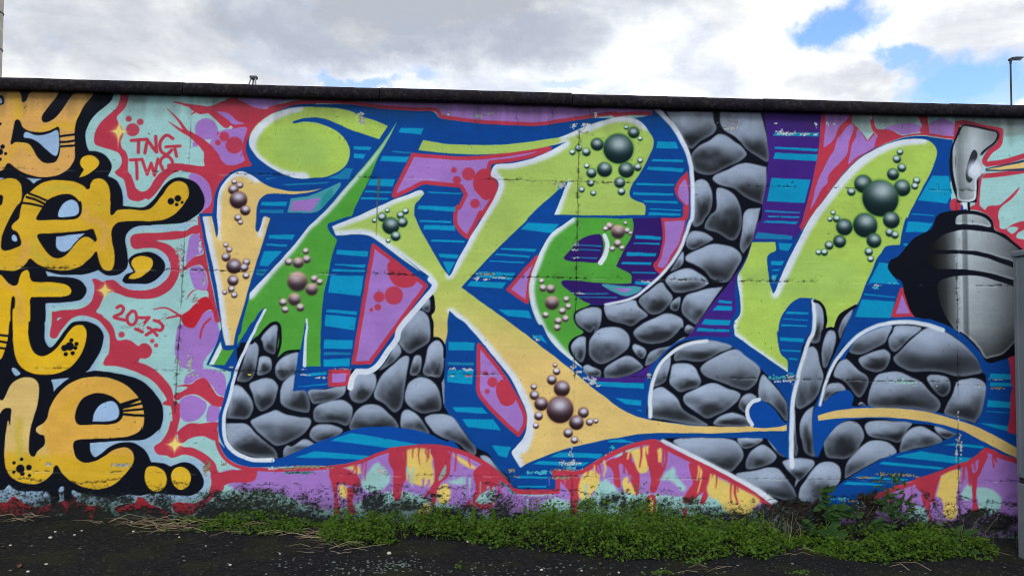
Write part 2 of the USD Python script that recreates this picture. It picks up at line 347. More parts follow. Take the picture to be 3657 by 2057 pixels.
L o 50 34 |@L2 40,1000 200,1080 240,1449
L Y 50 34 |@L3 260,500 420,660 700,620
X -
L k 26 1 |@L3 -20,305 95,322
L k 26 1 |@L3 -20,380 90,402
L k 26 1 |@L3 -20,455 70,470
K paw3
B blk |@L3 820,370,23 878,412,23 865,458,23 835,518,24 755,530,24 800,440,48 740,460,36
K word4
F n 1 #w4 |@L3 -300,1050c -10,1050 30,1055 50,1030 80,960 120,880 180,830 260,800 340,795 400,815 440,870 450,950 440,1050 420,1150 390,1250 360,1350 340,1449 @L4 268,230 270,300 290,335 320,335 345,290 380,260 410,230 415,180 405,140 370,130 335,100 340,70 375,45 @L3 500,1320 540,1270 560,1180 600,1090 650,1010 730,920 830,850 950,805 1100,790 1250,805 1380,850 1480,910 1560,990 1610,1060 1640,1130 1655,1220 1650,1320 1640,1400 @L4 1325,50 1300,95 1250,130 1150,155 900,170 720,182 690,195 680,230 685,290 700,340 740,380 800,395 880,380 960,340 1040,285 1110,260 1170,255 1220,280 1243,330 1235,390 1210,440 1150,510 1080,580 1000,620 900,640 800,625 700,585 630,540 570,480 540,425 522,418 500,440 490,480 450,530 400,570 330,592 260,590 180,570 110,530 70,480 45,400 40,250 50,130 75,0 @L3 110,1350 125,1250 130,1160 120,1150 60,1150 20,1180 -10,1220 -300,1240c
X w4
F O 25 |@L3 480,1330 560,1150 700,900 1100,760 1700,900 1750,1400 @L4 1400,200 1300,700 800,700 500,400 400,150
F y 40 |@L4 0,330 500,330 1300,380 1200,700 0,700
L h 60 34 |@L4 180,0 170,200 200,380
L Y 40 34 |@L3 700,1250 800,1110 900,1000
X -
F k 1 |@L3 865,1290 860,1230 890,1130 950,1040 1040,990 1160,975 1260,1000 1350,1060 1405,1130 1420,1200 1400,1270 1350,1315 1260,1335 1100,1338 900,1335
F e 1 |@L3 1063,1300c 1085,1210 1130,1130 1200,1085 1280,1065 1330,1090 1365,1150 1370,1210 1350,1265 1300,1290 1200,1302
T k 55 30 1 |@L3 1400,1120 1500,1080 1612,1040
T k 36 26 1 |@L3 1420,1140 1630,1095
L k 26 1 |@L3 1430,1180 1650,1158
L k 30 1 |@L3 1430,1220 1660,1237
F Y 1 |@L4 1345,490 1365,440 1420,425 1480,440 1530,480 1550,550 1530,620 1480,660 1430,660 1370,610 1345,550
F Y 1 |@L4 1590,500 1620,450 1680,430 1740,455 1770,510 1770,570 1740,620 1680,645 1630,620 1600,570
K paw4
B blk |@L4 200,362,16 130,395,15 188,450,38 268,438,25 127,482,15 207,495,21 273,512,15
K star
A |@L1 1365,645,125,155,130,215
A |@L2 1205,1085,115,115,130,130
A |@L4 1625,225,100,110,110,100
K panel
F l 2 |@M1 1300,80c @R1 780,170c @R1 740,240 500,240 @N1 2200,300 1500,360 1000,345 600,290 500,200 0,190 @M1 1500,110c
K depth
F b 1.5 |@M1 1400,140 1200,140 1000,190 850,270 720,370 630,480 580,580 575,680 610,780 640,840 520,870 420,910 330,980 260,1070 215,1180 200,1300 190,1390c @M2 50,70c 30,82c 40,110 90,400 150,700 200,950 250,1200 290,1400 @M3 275,100 250,200 118,490c 405,570c 395,640 350,760 300,950 260,1100 255,1200 270,1320 330,1449 @M4 265,120 300,220 370,310 470,370 600,405 750,415 900,400 1300,390 1570,390 1750,360 1900,330 2000,300 2150,230 2300,200 2480,165 @N4 0,200 100,175 250,155 450,160 600,175 750,220 900,280 1050,360 1150,430 1250,530 1350,620 1410,660 1600,680 1880,665 1885,640 1880,500 1840,460c 1990,450 2200,430 2350,330 2576,210 @R4 100,330 300,220 500,140 760,95 840,110 1300,330 2200,850c @S4 100,900 350,900 500,940 650,830 850,740 1000,700 1200,610 1400,540 1600,480 1800,400 1950,350 2130,200 2300,260 2480,310c 2700,330c @S1 2700,300c 250,190c @R1 2000,150c 780,150c 700,265 @N1 2200,300 1900,340 1650,370 1500,370 1000,350 700,320 540,290 510,250 450,215 0,195 @M1 2000,160 1700,140
L r 44 3 |@M1 850,190 1000,150 1200,112 1500,108 1800,122 2100,165 2576,195 @N1 400,195 490,200 540,235 560,275 700,300 1000,338 1200,350 1500,365 1650,370 1900,335 2200,290 2576,245 @R1 300,262 500,245 720,248
F t 2 |@M1 1090,1220c 1300,1190 1500,1110 1660,1035c 1660,1080 1550,1220 1400,1370 1320,1390c 1050,1385c
F l 1 |@M1 1110,1255c 1430,1212c 1330,1370c 1080,1362c
F q 3 |@M1 1460,1200 1560,1110 1570,1180 1430,1325
F l 1 #tri |@M2 2040,430c @N2 400,905c @M3 1995,475c 1800,485c
X tri
B red |@M2 2105,1030,62 2090,1150,38 2015,1180,22 2275,1015,105
F r 2 |@M2 2210,640 2330,600 2450,680 2540,830 2500,900 2400,930 2280,890 2215,780
X -
L r 46 1 |@M2 2040,440c @N2 390,905c @M3 2000,465c 1810,475c @M2 2040,440c
F l 1 #isl |@N1 240,720 500,745 800,765 1100,750 1400,715 1700,655 1830,640 1820,670 1650,730 1400,780 1130,805 1110,860 1130,960 1190,1050 1170,1180 1080,1340 1000,1449 @N2 1050,60 940,250 868,360c 790,290 730,200 715,120 740,0 @N1 760,1330 850,1190 800,1090 700,1070 500,1050 360,1040 200,1120 30,1200c 20,1180 100,1000 190,820
X isl
B red |@N1 712,895,33 880,940,76 745,1010,48 955,1280,55
F r 2 |@N1 1040,880 1140,900 1200,1050 1190,1150 1080,1245 1000,1180 940,1100 930,1020 970,930
X -
L r 46 2 |@N1 240,720 500,740 800,758 1100,745 1400,705 1700,655 1815,645c 1650,715 1400,775 1130,805c 1112,860 1130,960 1190,1050 1170,1180 1080,1340 1000,1449 @N2 1020,60 940,220 868,345c 790,280 735,200 725,120 750,0 @N1 765,1330 850,1180c 790,1080 700,1068 500,1050 360,1040 200,1115 30,1195c 20,1180 100,1000 190,820 240,720c
P l 1 |@N2 1660,580 1630,680 1590,800 1560,1090 1330,950 1480,780
L r 42 1.5 |@N2 1665,575c 1635,680 1590,800 1565,960 1552,1090c 1335,948c 1480,780c 1665,575c
F l 1 #is3 |@N3 985,240c 1100,370 1250,560 1400,800 1500,970 1545,1100 1530,1200 1455,1310c 1250,1130 1080,950 985,820 980,600
X is3
B red |@N3 1080,585,25 1155,690,58 1095,795,27
F r 2 |@N3 1195,800 1210,710 1270,660 1340,690 1420,860 1400,930 1320,965 1250,930
X -
L r 44 1 |@N3 995,260c 1100,380 1250,570 1400,810 1490,970 1530,1100 1515,1200 1455,1295c 1260,1120 1090,940 1000,820 993,600 995,260c
K panel
F m 1 |@S1 250,190c 2700,200c 2700,1449c @S2 2576,500 2300,400 1950,60 1850,-30 @S1 1760,1300 1740,800 1760,550c 1600,530 1400,505 1200,525 1000,590 850,650 700,740 500,930 300,1200 130,1420 @S2 10,285c @S1 40,1449 100,1200 180,850 215,650 240,300
F r 1.5 |@S1 240,190c 300,190c 560,250 610,265 600,340 660,400 700,450 830,440 870,500 900,620 850,650 700,740 500,930 300,1200 130,1420 @S2 10,285c @S1 40,1449 100,1200 180,850 215,650 240,300
F l 2 |@S1 303,230 500,240 570,275 480,370 430,440 390,540 330,600 278,632 275,540 295,400
F l 2 |@S1 470,490 540,400 590,365 620,400 600,480 570,560 550,680 520,740 450,820 380,890 330,950 310,1050 250,1110 180,1250 120,1350 150,1220 170,1130 210,1010 270,880 330,760 390,670 410,600 430,540
F l 2 |@S1 660,430 710,470 780,560 870,480 880,540 860,620 760,690 650,750 560,825 580,700 600,600 640,520
F m 2 |@S1 690,425c 760,420 855,455c 780,555c
F i 4 |@S1 615,230c 820,220c 815,330 850,400 860,450 800,470 700,440 660,400 640,390 600,330
F i 8 |@S1 870,230c 1340,235c 1360,310 1300,370 1000,400 900,420 870,380 850,300
F i 10 |@S1 1480,250c 2700,230c 2700,460c 2330,500 2310,430 1900,345 1800,320 1700,300
F l 2 |@S1 960,425 1080,375 1200,355 1320,365 1400,400 1390,450 1300,470 1170,490 1100,450
F l 2 |@S1 1470,480 1480,370 1560,320 1650,300 1740,340 1790,400 1760,500 1600,490
F r 1.5 |@S1 830,200 870,200 850,290 860,370 890,420 960,425 1060,440 1130,480 1180,500 1300,480 1460,470 1600,490 1780,510c 1780,545c 1600,520 1400,495 1200,518 1000,583 870,630 865,580 885,500 830,430 810,330 835,290
F r 1.5 |@S1 1345,200 1445,200 1470,330 1480,480 1400,480 1378,440 1400,390 1370,310
L r 62 2 |@S1 1790,540c 1812,358c 1900,352 2100,400 2310,438c 2295,590 2180,690 2120,800 2150,830c 2350,800 2576,735
L r 56 2 |@S1 2576,905 2300,945 2070,965c 2045,1130 2040,1310
F d 2 |@S1 2130,880c 2580,775c 2580,905c 2140,908c
P s 1 |@S1 2140,888 2580,805 2580,872 2300,892
F r 2 |@S1 1720,1300 1740,1240 1790,1220 1850,1290 1840,1360 1760,1370
F r 2 |@S1 1950,1330 2040,1290 2130,1350 2160,1310 2290,1300 2390,1220 2460,1150 2530,1095 2520,1120 2430,1230 2300,1340 2280,1449 @S2 2290,150 2300,240 2370,250 2440,200 2600,165 2600,240 2500,300 2490,350 2600,390 2600,510 2480,430 2350,320 2240,250 2200,130 2080,50 1950,20
F m 2 |@S2 2380,260 2430,225 2510,240 2440,305
K depth
F v 2 |@R1 780,150c @S1 248,180c 240,300 215,650 180,850 100,1200 30,1449 @R2 2440,290 2345,385c 1900,395c 1820,600 1710,790 1690,1000 1700,1180 1640,1320 @R3 1640,178c 1400,180 1150,195 950,310 780,440 720,520 655,690c 400,700 200,690 15,650c @R2 200,1100 600,990 900,760 1100,450 1200,100 @R1 1210,1000 1100,600
L r 46 1.5 |@S1 270,190 262,420 240,640 200,880 130,1200 60,1449 @S2 20,230
T r 30 44 1.5 |@S1 420,960 290,1170 150,1370 70,1449 @S2 25,230
F V 1 |@R2 510,130c 840,125c 860,320 840,480 800,600 750,670 800,750 850,770 760,850 640,950 500,1040 350,1085 180,1118 @N2 2330,1120 2200,1080 2060,980 1960,900 1945,870 1960,845 2100,845 2576,865 @R2 495,880c 495,780 400,720 325,680 380,560 430,460 490,360 520,280 525,200
F r 2 |@R1 1145,900c 1160,1000 1165,1200 1150,1449 @R2 1130,150 1110,260 1060,430 980,570 900,690 850,765 790,740 750,660 800,600 840,480 860,320 850,200 838,125c 900,125 1080,115 1095,60 1090,0 @R1 1100,1300 1040,1230 1000,1150 1000,1090 1050,1000
F l 1 |@R1 1110,1000 1140,1050 1145,1300 1090,1260 1040,1190 1035,1120 1070,1050
F l 1.5 |@R2 878,165c 1112,155c 1080,300 1040,420 950,560 900,660 860,700c 800,682 840,590 870,470 890,330
P c 1 |@N1 100,410 362,415 333,487 75,460
P c 1 |@M1 1810,620 2015,630 1995,668 1810,655
P c 1 |@M1 1815,705 1950,715 1925,765 1815,755
P C 3 |@M1 1720,870 1805,880 1760,1000 1520,990 1640,940
P C 1 |@M1 2250,670 2480,690 2470,705 2260,690
P c 1 |@M1 2140,735 2450,740 2415,805 2120,790
P c 1 |@M1 2000,1000 2290,1000 2260,1085 1970,1070
P c 1 |@M1 1945,1130 2250,1140 2240,1160 1935,1150
P c 1 |@M1 1900,1205 2215,1215 2210,1235 1895,1230
P c 1 |@M1 760,1260 1050,1260 1035,1310 745,1300
P C 2 |@M1 740,1350 1015,1350 1005,1390 730,1385
P C 2 |@M1 810,985 950,985 800,1005
P C 2 |@M1 980,1060 1540,1030 1500,1050 1050,1075
P c 1 |@M2 840,320 1140,315 1105,375 835,360
P c 1 |@M2 810,420 1050,430 1040,455 805,440
P c 1 |@M2 780,505 990,505 830,680 730,670
P C 3 |@M2 700,715 830,715 770,790 690,780
P c 1 |@M2 1625,490 1985,508 1970,570 1610,540
P c 1 |@M2 1600,655 1950,660 1940,695 1590,665
P c 1 |@M2 1570,712 1945,720 1940,745 1560,740
P c 1 |@M2 1550,785 1930,790 1890,1020 1520,980
P c 1 |@M2 1500,1175 1850,1200 1845,1240 1497,1205
P c 1 |@M2 1490,1235 1840,1265 1820,1415 1475,1360
P c 1 |@M3 1465,200 1805,210 1795,310 1462,305
P C 2 |@M3 1465,345 1780,350 1778,375 1465,380
P c 1 |@M3 1465,430 1770,415 1765,510 1462,512
P c 1 |@N1 420,1140 800,1160 790,1175 410,1155
P c 1 |@N1 310,1300 735,1320 720,1375 290,1340
P c 1 |@N2 320,150 680,160 675,185 315,170
P c 1 |@N2 370,205 720,215 725,270 360,255
P c 1 |@N2 455,375 830,385 835,410 445,395
P c 1 |@N2 530,535 770,545 750,588 555,580
P c 1 |@N2 585,625 725,630 650,770
P c 1 |@N2 1560,180 1920,195 1840,300 1480,255
P c 1 |@N2 1260,470 1660,480 1640,515 1245,485
P c 1 |@N2 1200,530 1590,560 1570,582 1185,550
P c 1 |@N2 1125,615 1530,630 1510,648 1115,625
P c 1 |@N2 1000,740 1420,755 1370,840 960,800
P c 1 |@N2 910,850 1315,868 1270,935 860,905
P c 1 |@N2 1225,1175 1570,1190 1610,1280 1320,1245
P c 1 |@N3 650,225 950,235 945,325 648,325
P C 2 |@N3 640,460 945,465 940,500 640,490
P c 2 |@N3 640,555 940,550 920,715 635,690
P c 2 |@N3 695,975 1040,980 1100,1055 730,1030
P c 2 |@N3 810,1115 1160,1115 1255,1245 870,1205
P c 2 |@N4 1150,160 1370,175 1320,300 1230,280
P c 2 |@N3 1620,150 1720,150 1790,250 1700,200
P c 1 |@N4 1930,240 2420,260 2380,305 1820,295
P c 1 |@N4 1700,340 2270,355 2200,400 1620,375
P c 2 |@N4 1460,510 1800,520 1780,540 1450,540
P c 2 |@N4 1450,625 1780,625 1770,645 1430,640
P c 1 |@N4 2470,110 2576,90 2576,120 2500,125
P c 1 |@R1 800,565 1010,575 1040,650 780,645
P c 1 |@R1 745,770 1095,775 1100,805 725,795
P c 1 |@R1 690,855 1105,875 1085,920 675,890
P c 1 |@R1 560,1040 1000,1058 980,1080 555,1065
P c 1 |@R1 515,1150 980,1165 980,1190 515,1180
P c 1 |@R1 620,1240 1030,1255 1040,1280 660,1265
P c 1 |@R1 700,1335 1070,1350 1060,1365 720,1350
P c 1 |@R1 700,1380 1070,1395 1060,1420 690,1415
P c 1 |@R1 2150,460 2658,465 2650,510 2130,500
P c 1 |@R1 2150,628 2645,650 2640,680 2145,650
P c 1 |@R1 2150,695 2640,715 2625,792 2130,765
P c 1 |@R1 2110,985 2560,1005 2490,1275 2060,1250
P c 1 |@R1 2040,1355 2450,1380 2440,1390 2030,1375
P c 1 |@R1 2060,1420 2430,1430 2430,1445 2080,1435
P c 1 |@R2 545,320 840,340 838,380 540,360
P c 1 |@R2 530,410 830,415 825,435 515,420
P c 1 |@R2 450,515 790,530 775,565 443,560
P c 1 |@R2 395,630 735,635 725,665 380,655
P c 1 |@R2 500,745 790,750 770,765 510,758
P c 1 |@R2 545,850 760,860 700,900 540,885
P c 1 |@R2 2080,100 2430,110 2420,125 2070,105
P c 1 |@R2 2060,155 2420,170 2390,195 2000,175
P C 1 |@R2 1950,290 2350,330 2345,375 1915,360
F b 1 |@R2 1890,380c 2420,370c 2480,250c 2570,200c 2576,500c 2100,1050 1900,700
P c 1 |@R2 2190,415 2350,420 2300,505 2200,490
P c 1 |@R2 2105,620 2255,620 2230,670 2100,665
P c 1 |@R2 2110,718 2210,715 2200,735 2115,730
P c 1 |@R2 2140,775 2185,775 2165,810 2140,805
P C 1 |@R2 -150,985 250,990 200,1005 -150,1000
P C 1 |@R2 -130,1030 340,1030 330,1045 -130,1040
F t 1 |@R2 160,890 400,905 620,925 600,960 440,1025 330,990 220,940
P l 1 |@R2 285,930 515,937 425,985
P c 1 |@R2 1510,1065 1655,1080 1650,1110 1495,1095
P c 1 |@R2 1490,1130 1660,1140 1655,1190 1430,1185
P c 1 |@R2 1345,1285 1640,1300 1625,1360 1305,1345
P c 1 |@R2 1265,1385 1630,1410 1625,1435 1245,1425
P c 1 |@R3 30,680 645,705 645,765 150,735
P c 1 |@R3 310,870 635,905 635,965 430,940
P c 1 |@R3 550,1005 640,1015 645,1045
P c 2 |@R3 220,1370 380,1345 555,1385 400,1385
P c 2 |@R4 0,250 170,275 120,310 0,305
P c 1 |@S2 1285,75 1550,95 1545,105 1285,85
P c 1 |@S2 1240,165 1530,185 1450,290 1215,285
P c 1 |@S2 1190,415 1250,420 1220,450 1190,440
P c 1 |@S2 910,635 1020,650 1080,800 1150,890 790,870
P c 1 |@S2 740,995 1100,1030 1095,1040 735,1010
P c 1 |@S2 710,1060 1090,1085 1040,1275 630,1260
P c 1 |@S1 1520,960 1710,965 1750,1150 1690,1280 1355,1240
P c 2 |@S3 2190,590 2440,600 2450,660 2180,650
P c 2 |@S3 2190,690 2450,700 2445,740 2180,735
P c 2 |@S3 2160,895 2440,920 2420,985 2150,975
P c 1 |@S3 2140,1020 2400,1035 2400,1042 2140,1030
P c 2 |@S3 2070,1155 2390,1195 2380,1250 2140,1200
P c 2 |@S4 1650,155 1780,135 2120,165 2110,195
P c 2 |@S4 1090,290 1380,225 1800,290 1970,300 1900,370 1780,365
P c 2 |@S4 910,375 960,345 1660,415 1600,440
P c 3 |@S4 620,530 700,510 1250,550 1200,570
P c 2 |@S4 490,610 560,575 1000,610 900,625
F r 2 |@S3 2400,370 2500,330 2500,760 2440,750 2420,550
F r 2 |@S3 2440,770 2500,760 2500,1290 2390,1280 2410,1100
P l 1 |@S2 1165,950 1305,1250 1065,1250
L r 46 1 |@S2 1168,945c 1300,1245c 1070,1245c 1168,945c
F b 1 |@R3 640,1100 650,700 700,600 760,480 900,320 1080,200 1300,165 1640,172 1690,145c 1900,290 2300,560c 2330,640 2310,1180c 1900,1200 1000,1160
K stone1
F k 1 |@R1 815,150c 1995,150c 2040,380 2062,560 2072,760 2050,1000 2010,1200 1990,1449 @R2 1940,200 1850,500 1780,650 1650,830 1400,1150 1180,1440 @R3 1130,180 950,310 780,440 600,560 400,630 200,640 60,625 @N3 2230,600 2200,520 2100,430 2040,350 2035,250 2090,180 2200,120 @N2 2130,1370 2085,1270 2110,1200 2260,1125 @R2 100,1125 300,1110 500,1060 650,960 850,780 1000,600 1120,350 1190,100 @R1 1215,1200 1200,900 1130,640 1000,420
S |@R1 900,225c 1440,225c 1450,330 1480,400 1450,470 1300,560 1180,650 1100,560 1000,400
S |@R1 1515,225c 1985,220c 2030,400 2060,560 2065,800 1950,740 1820,650 1700,520 1580,450 1520,360
S |@R1 1185,730 1270,620 1400,550 1500,480 1560,485 1680,560 1790,650 1825,720 1750,790 1600,860 1420,950 1300,940 1220,890
S |@R1 1430,1000 1450,960 1600,890 1750,820 1850,815 2055,860c 2050,1050 2005,1290c 1900,1250 1800,1200 1680,1110 1500,1060
S |@R1 1225,1030 1300,1000 1370,1030 1420,1120 1430,1250 1400,1380 1350,1449 @R2 1320,180 1250,225 1205,205 1220,0
S |@R1 1480,1110 1510,1095 1620,1130 1700,1200 1760,1340 1770,1449 @R2 1770,100 1760,250 1700,370 1640,380 1500,300 1340,240 1400,100 @R1 1470,1350
S |@R2 1810,40 1985,8c 1940,200 1880,400 1785,540c 1745,460 1770,290
S |@R2 1180,280 1320,285 1430,350 1440,370 1300,450 1200,490 1125,440
S |@R2 1115,580 1150,540 1300,470 1420,425 1560,430 1700,480 1770,580 1700,720 1600,860 1430,830 1340,730 1220,660 1130,620
S |@R2 1090,510 1095,640 1040,700 945,742c 1000,640
S |@R2 890,850 920,790 1080,710 1180,705 1280,760 1370,830 1385,870 1330,920 1150,970 1000,980 940,920
S |@R2 580,1070 700,960 850,860 900,930 975,1040 900,1160 830,1220 730,1230 640,1160
S |@R2 190,1130 350,1110 540,1070 580,1140 690,1240 600,1300 500,1365 400,1340 230,1280
S |@R2 940,1130 980,1070 1060,1030 1060,1100 1030,1185 960,1180
S |@R2 1090,1080 1130,1010 1250,970 1400,930 1550,912c 1450,1060 1330,1230 1240,1355c 1150,1290 1080,1200
S |@R2 1120,1370 1150,1350 1220,1390 1170,1449 1110,1430
S |@N2 2105,1240 2200,1170 2330,1145 2400,1170 2410,1270 2380,1380 2320,1449 @N3 2330,70 2280,120 2200,80 2130,20
S |@R3 20,200 130,80 330,55 430,100 480,180 460,300 380,370 180,480 100,470 20,390 10,280
S |@R3 520,120 620,20 @R2 750,1280 900,1220 1010,1240 1090,1300 1090,1390 @R3 1080,60 1020,130 900,220 750,250 600,220
S |@R3 505,290 530,250 660,310 670,360 630,420 570,390
S |@R3 190,540 300,450 450,385 510,400 600,470 635,520 560,570 400,630 190,642c
S |@R3 660,500 700,360 780,310 950,270 1080,180 1135,168c 900,340 780,440
S |@N3 2060,270 2150,170 2220,170 2230,270 2220,400 2180,460 2100,400
S |@N3 2200,510 2250,485 2300,510 2400,560 2400,635c 2230,600
T w 62 28 6 |@R1 790,195 900,300 1000,420 1080,560 1130,660 1170,780 1190,900 1202,1050 1205,1200 1195,1449 @R2 1170,180 1120,330 1060,480 980,610 880,740 780,840 650,950 540,1030 400,1080 200,1118
K depth
F b 1 |@R3 640,1130 640,760 700,600 760,480 900,320 1080,200 1300,165 1640,172 1690,145c 1900,290 2300,560c 2330,640 2310,1180c 1900,1200 1000,1160
P c 1 |@R3 30,680 645,705 645,765 150,735
K letter_e
F G 1 #e |@N2 2085,118c 2576,128 @R2 400,132 512,128c 525,200 520,280 490,360 430,460 380,560 325,680c 400,720 495,780 500,876c 300,880 0,860 @N2 2100,843 1960,845 1945,870 1960,900 2060,980 2200,1080 2280,1115 2110,1200 2085,1270 2130,1370 @N3 2200,120 2090,180 2035,250 2040,350 2100,430 2200,535c 2050,430 1900,300 1800,180 1720,30 @N2 1690,1350 1620,1200 1580,1040 1575,900 1600,780 1650,640 1710,500 1790,360 1870,270 1990,190
F V 1 |@N2 1978,580 2000,550 2080,460 2150,390 2250,330 2350,310 2400,315 2430,400 2430,500 2400,590 2370,635 2200,630 2000,610
P C 1 |@N2 2150,430 2420,440 2410,455 2150,442
P C 1 |@N2 2150,480 2400,490 2400,502 2150,492
P C 1 |@N2 2060,572 2370,580 2360,595 2060,583
X e
L w 72 18 |@N2 2075,145 1990,200 1880,285 1800,370 1730,500 1680,640 1630,780 1605,900 1610,1040 1650,1200 1720,1350 1770,1449 @N3 1820,170 1920,290 2050,420 2220,560
X -
T w 45 60 2 |@R2 190,325 225,420 215,500 185,580 145,640
K paw_e
B pnk |@N2 1720,850,30 1735,930,40 1825,940,50 1840,1100,80 2005,1060,35 2025,1140,35 1960,1195,40 1765,1240,36 1995,1280,38 1910,1310,42 1900,1385,38
B pnk |@R2 250,220,45 430,185,22 345,285,80 450,270,35 490,300,22 200,250,30 340,420,45 280,480,30 390,470,28
K stone2
F k 1 |@M3 480,260 640,230c 700,190 720,160 800,80 880,15 930,5 965,50 965,250 930,420c 1040,340 1180,325c 1180,500 1200,800 1500,760 1750,700 1780,560 1850,540 2000,560 2070,520 2200,330 2400,130 @N2 380,1100 440,1020 470,1010 475,1080 480,1200 440,1230 465,1300 @N3 470,180 560,190 610,300 600,600 590,900 650,1050 750,1150 900,1350 960,1430 @N4 1000,200 1110,260 1200,400 1340,520 1355,600 1300,560 1150,430 1000,310 750,210 600,100 @N3 0,1300 @M3 1500,1430 @M4 1010,310 900,330 650,325 520,290 420,230 350,130 330,20 @M3 330,1300 320,1100 380,850 430,680 480,500
S |@M3 745,190 830,80 905,30 935,40 935,150 920,280 900,365 850,360 790,320 765,230
S |@M3 545,440 600,270 650,235 680,230 715,270 715,380 680,560 640,650 580,685 470,670 500,590
S |@M3 735,400 800,390 860,425 855,560 710,610 715,490
S |@M3 905,560 930,470 1020,390 1180,350 1180,480 1150,570 1050,640 990,675 930,630
S |@M3 445,720 520,740 600,830 655,930 650,1020 590,1110 480,1110 350,1100c 380,920
S |@M3 615,710 700,665 800,640 880,655 945,740 930,820 890,930 830,990 740,1025 690,960 650,830
S |@M3 965,830 1000,700 1080,620 1140,600 1130,760 1260,790 1300,1030 1200,1030 1080,1000 980,940
S |@M3 1290,790 1500,770 1720,720 1710,820 1600,890 1400,935 1340,930
S |@M3 1350,1040 1380,970 1530,910 1680,890 1780,950 1805,1000 1780,1120 1740,1185 1600,1150 1370,1140
S |@M3 625,1140 700,1090 850,1030 920,1010 1040,1060 1200,1090 1310,1110 1325,1150 1260,1260 1150,1340 1000,1410 920,1420 800,1340 680,1230
S |@M3 345,1160c 450,1160 580,1170 700,1290 850,1420 @M4 880,180 930,250 945,310c 700,300 550,260 420,200 370,110 340,0
S |@M3 1305,1310 1340,1210 1420,1175 1560,1180 1690,1240 1600,1320 1400,1380
S |@M3 1100,1430 1240,1340 1340,1380 1390,1430 @M4 1200,220 1005,300c 1005,220 1050,160
S |@M3 1765,790 1830,600 1960,580 2050,590 2075,660 2050,780 1960,900 1880,930 1800,900 1765,840
S |@M3 2045,830 2130,620 2250,500 2400,385 2450,400 2430,560 2400,760 2360,980 2290,1035 2150,930 2060,880
S |@M3 1770,1230 1820,1050 1900,970 2010,940 2110,960 2230,1060 2310,1150 2325,1220 2000,1260
S |@N2 320,1180 420,1270 440,1400 @N3 440,30 430,220 370,270 300,310 200,360 100,280 70,220 150,20
S |@N2 340,1160 430,1050 440,1150 420,1210 370,1190
S |@M3 2110,555 2200,430 2310,240 2360,330 2330,400 2200,510
S |@N3 240,430 270,380 320,380 340,420 320,570 270,610 210,600
S |@N3 380,450 420,280 500,210 570,230 600,330 580,570 540,635 470,630 360,590
S |@N3 170,750 210,680 330,630 440,660 530,760 560,1000 480,1030 320,1040 150,900
S |@N3 100,1100 120,1030 170,1000 250,1030 340,1120 430,1290 300,1250 110,1220
S |@N3 375,1100 450,1060 600,1055 700,1090 800,1220 900,1360 960,1430 @N4 970,220 950,270 850,220 760,140 560,60 480,10 @N3 450,1230
S |@N4 1010,280 1060,270 1120,300 1200,400 1290,490 1350,560 1250,490 1100,390
P W 3 |@N3 570,700 603,640 600,960 665,1045 592,940
K depth
F B 1 |@M4 880,335 1050,280 1250,190 1450,100 1650,40 @M3 1700,1265 1900,1215 2150,1200 2300,1203 @N3 0,1205 250,1235 450,1290 620,1380 @N4 680,100 780,215 600,180 350,160 100,180 @M4 2480,170 2200,220 2000,300 1700,370 1300,390 800,410 850,400
P c 2 |@M4 1545,105 1780,15 2576,150 2300,200
P c 2 |@M4 1140,300 1350,230 1500,235 2030,285 1900,325 1500,305
P c 2 |@N4 0,105 300,155 80,185 0,200
F b 1 |@M3 1178,330c 1210,250 1258,10c 1285,-30c 1290,300 1235,512c 1430,512c 1440,0c 1480,0c 1462,512c 1765,512c 1800,490c 1990,485c 2010,520 1850,530 1790,550 1780,730c 1500,752c 1110,795c 1140,620
P c 3 |@M3 1160,740 1510,705 1515,720 1180,745
P c 4 |@M3 1190,600 1500,570 1500,605 1300,625
P l 1 |@M3 1560,580 1740,575 1720,690 1560,695
L r 46 2 |@M3 1545,570c 1755,565c 1735,710c 1540,720c 1545,570c
K letter_i
F G 1 #i |@M1 2315,335c 2200,560 2100,740 2050,850 1990,1000 1900,1180 1820,1340 1790,1420 @M2 1740,110 1600,160 1520,190 1510,220 1540,290 1622,378c 1590,480 1550,620 1520,780 1480,950 1450,1150 1435,1449 @M3 1430,507c 1230,507c 1240,350 1275,0c 1255,10c 1200,310 1180,330c 1100,340 930,430c 935,300 960,100 940,30 900,10 830,50 720,180 640,240c 690,100 @M2 800,1150c 720,1220 650,1330 560,1449 @M3 470,270c 490,150 @M2 510,1449 540,1300 580,1150 610,1050 620,990c 700,900 850,745 1000,580 1150,410 1300,220 1450,80 @M1 1600,1235 1750,1060 1930,850 2130,600
F G 1 |@M3 145,490c 280,220c 320,320 440,310c 330,495c
L k 30 1 |@M3 640,240 690,190 720,170 800,80 880,15 930,10 962,50 965,250 925,430 1040,345 1180,328
F b 1 |@M2 795,1150c 740,1200 680,1300 575,1449 @M3 470,275 480,300 650,0 @M2 720,1340 765,1240
P w 2 |@M3 285,225 300,310 205,490 150,488
X i
T w 10 104 18 |@M1 2320,335 2150,610 1960,860 1760,1090 1600,1270 1400,1470 @M2 1300,230 1150,420 1000,590 850,750 700,920 625,1010
X -
T w 20 40 2 |@M2 1272,1290 1275,1400 @M3 1270,100 1255,300 1250,500
T w 30 50 3 |@M2 795,1180 720,1320 660,1449 @M3 640,160 560,330 490,480 430,680 390,850 330,1050 320,1200 340,1350 390,1449 @M4 350,130 420,220 520,280 650,325 880,330
K letter_dot
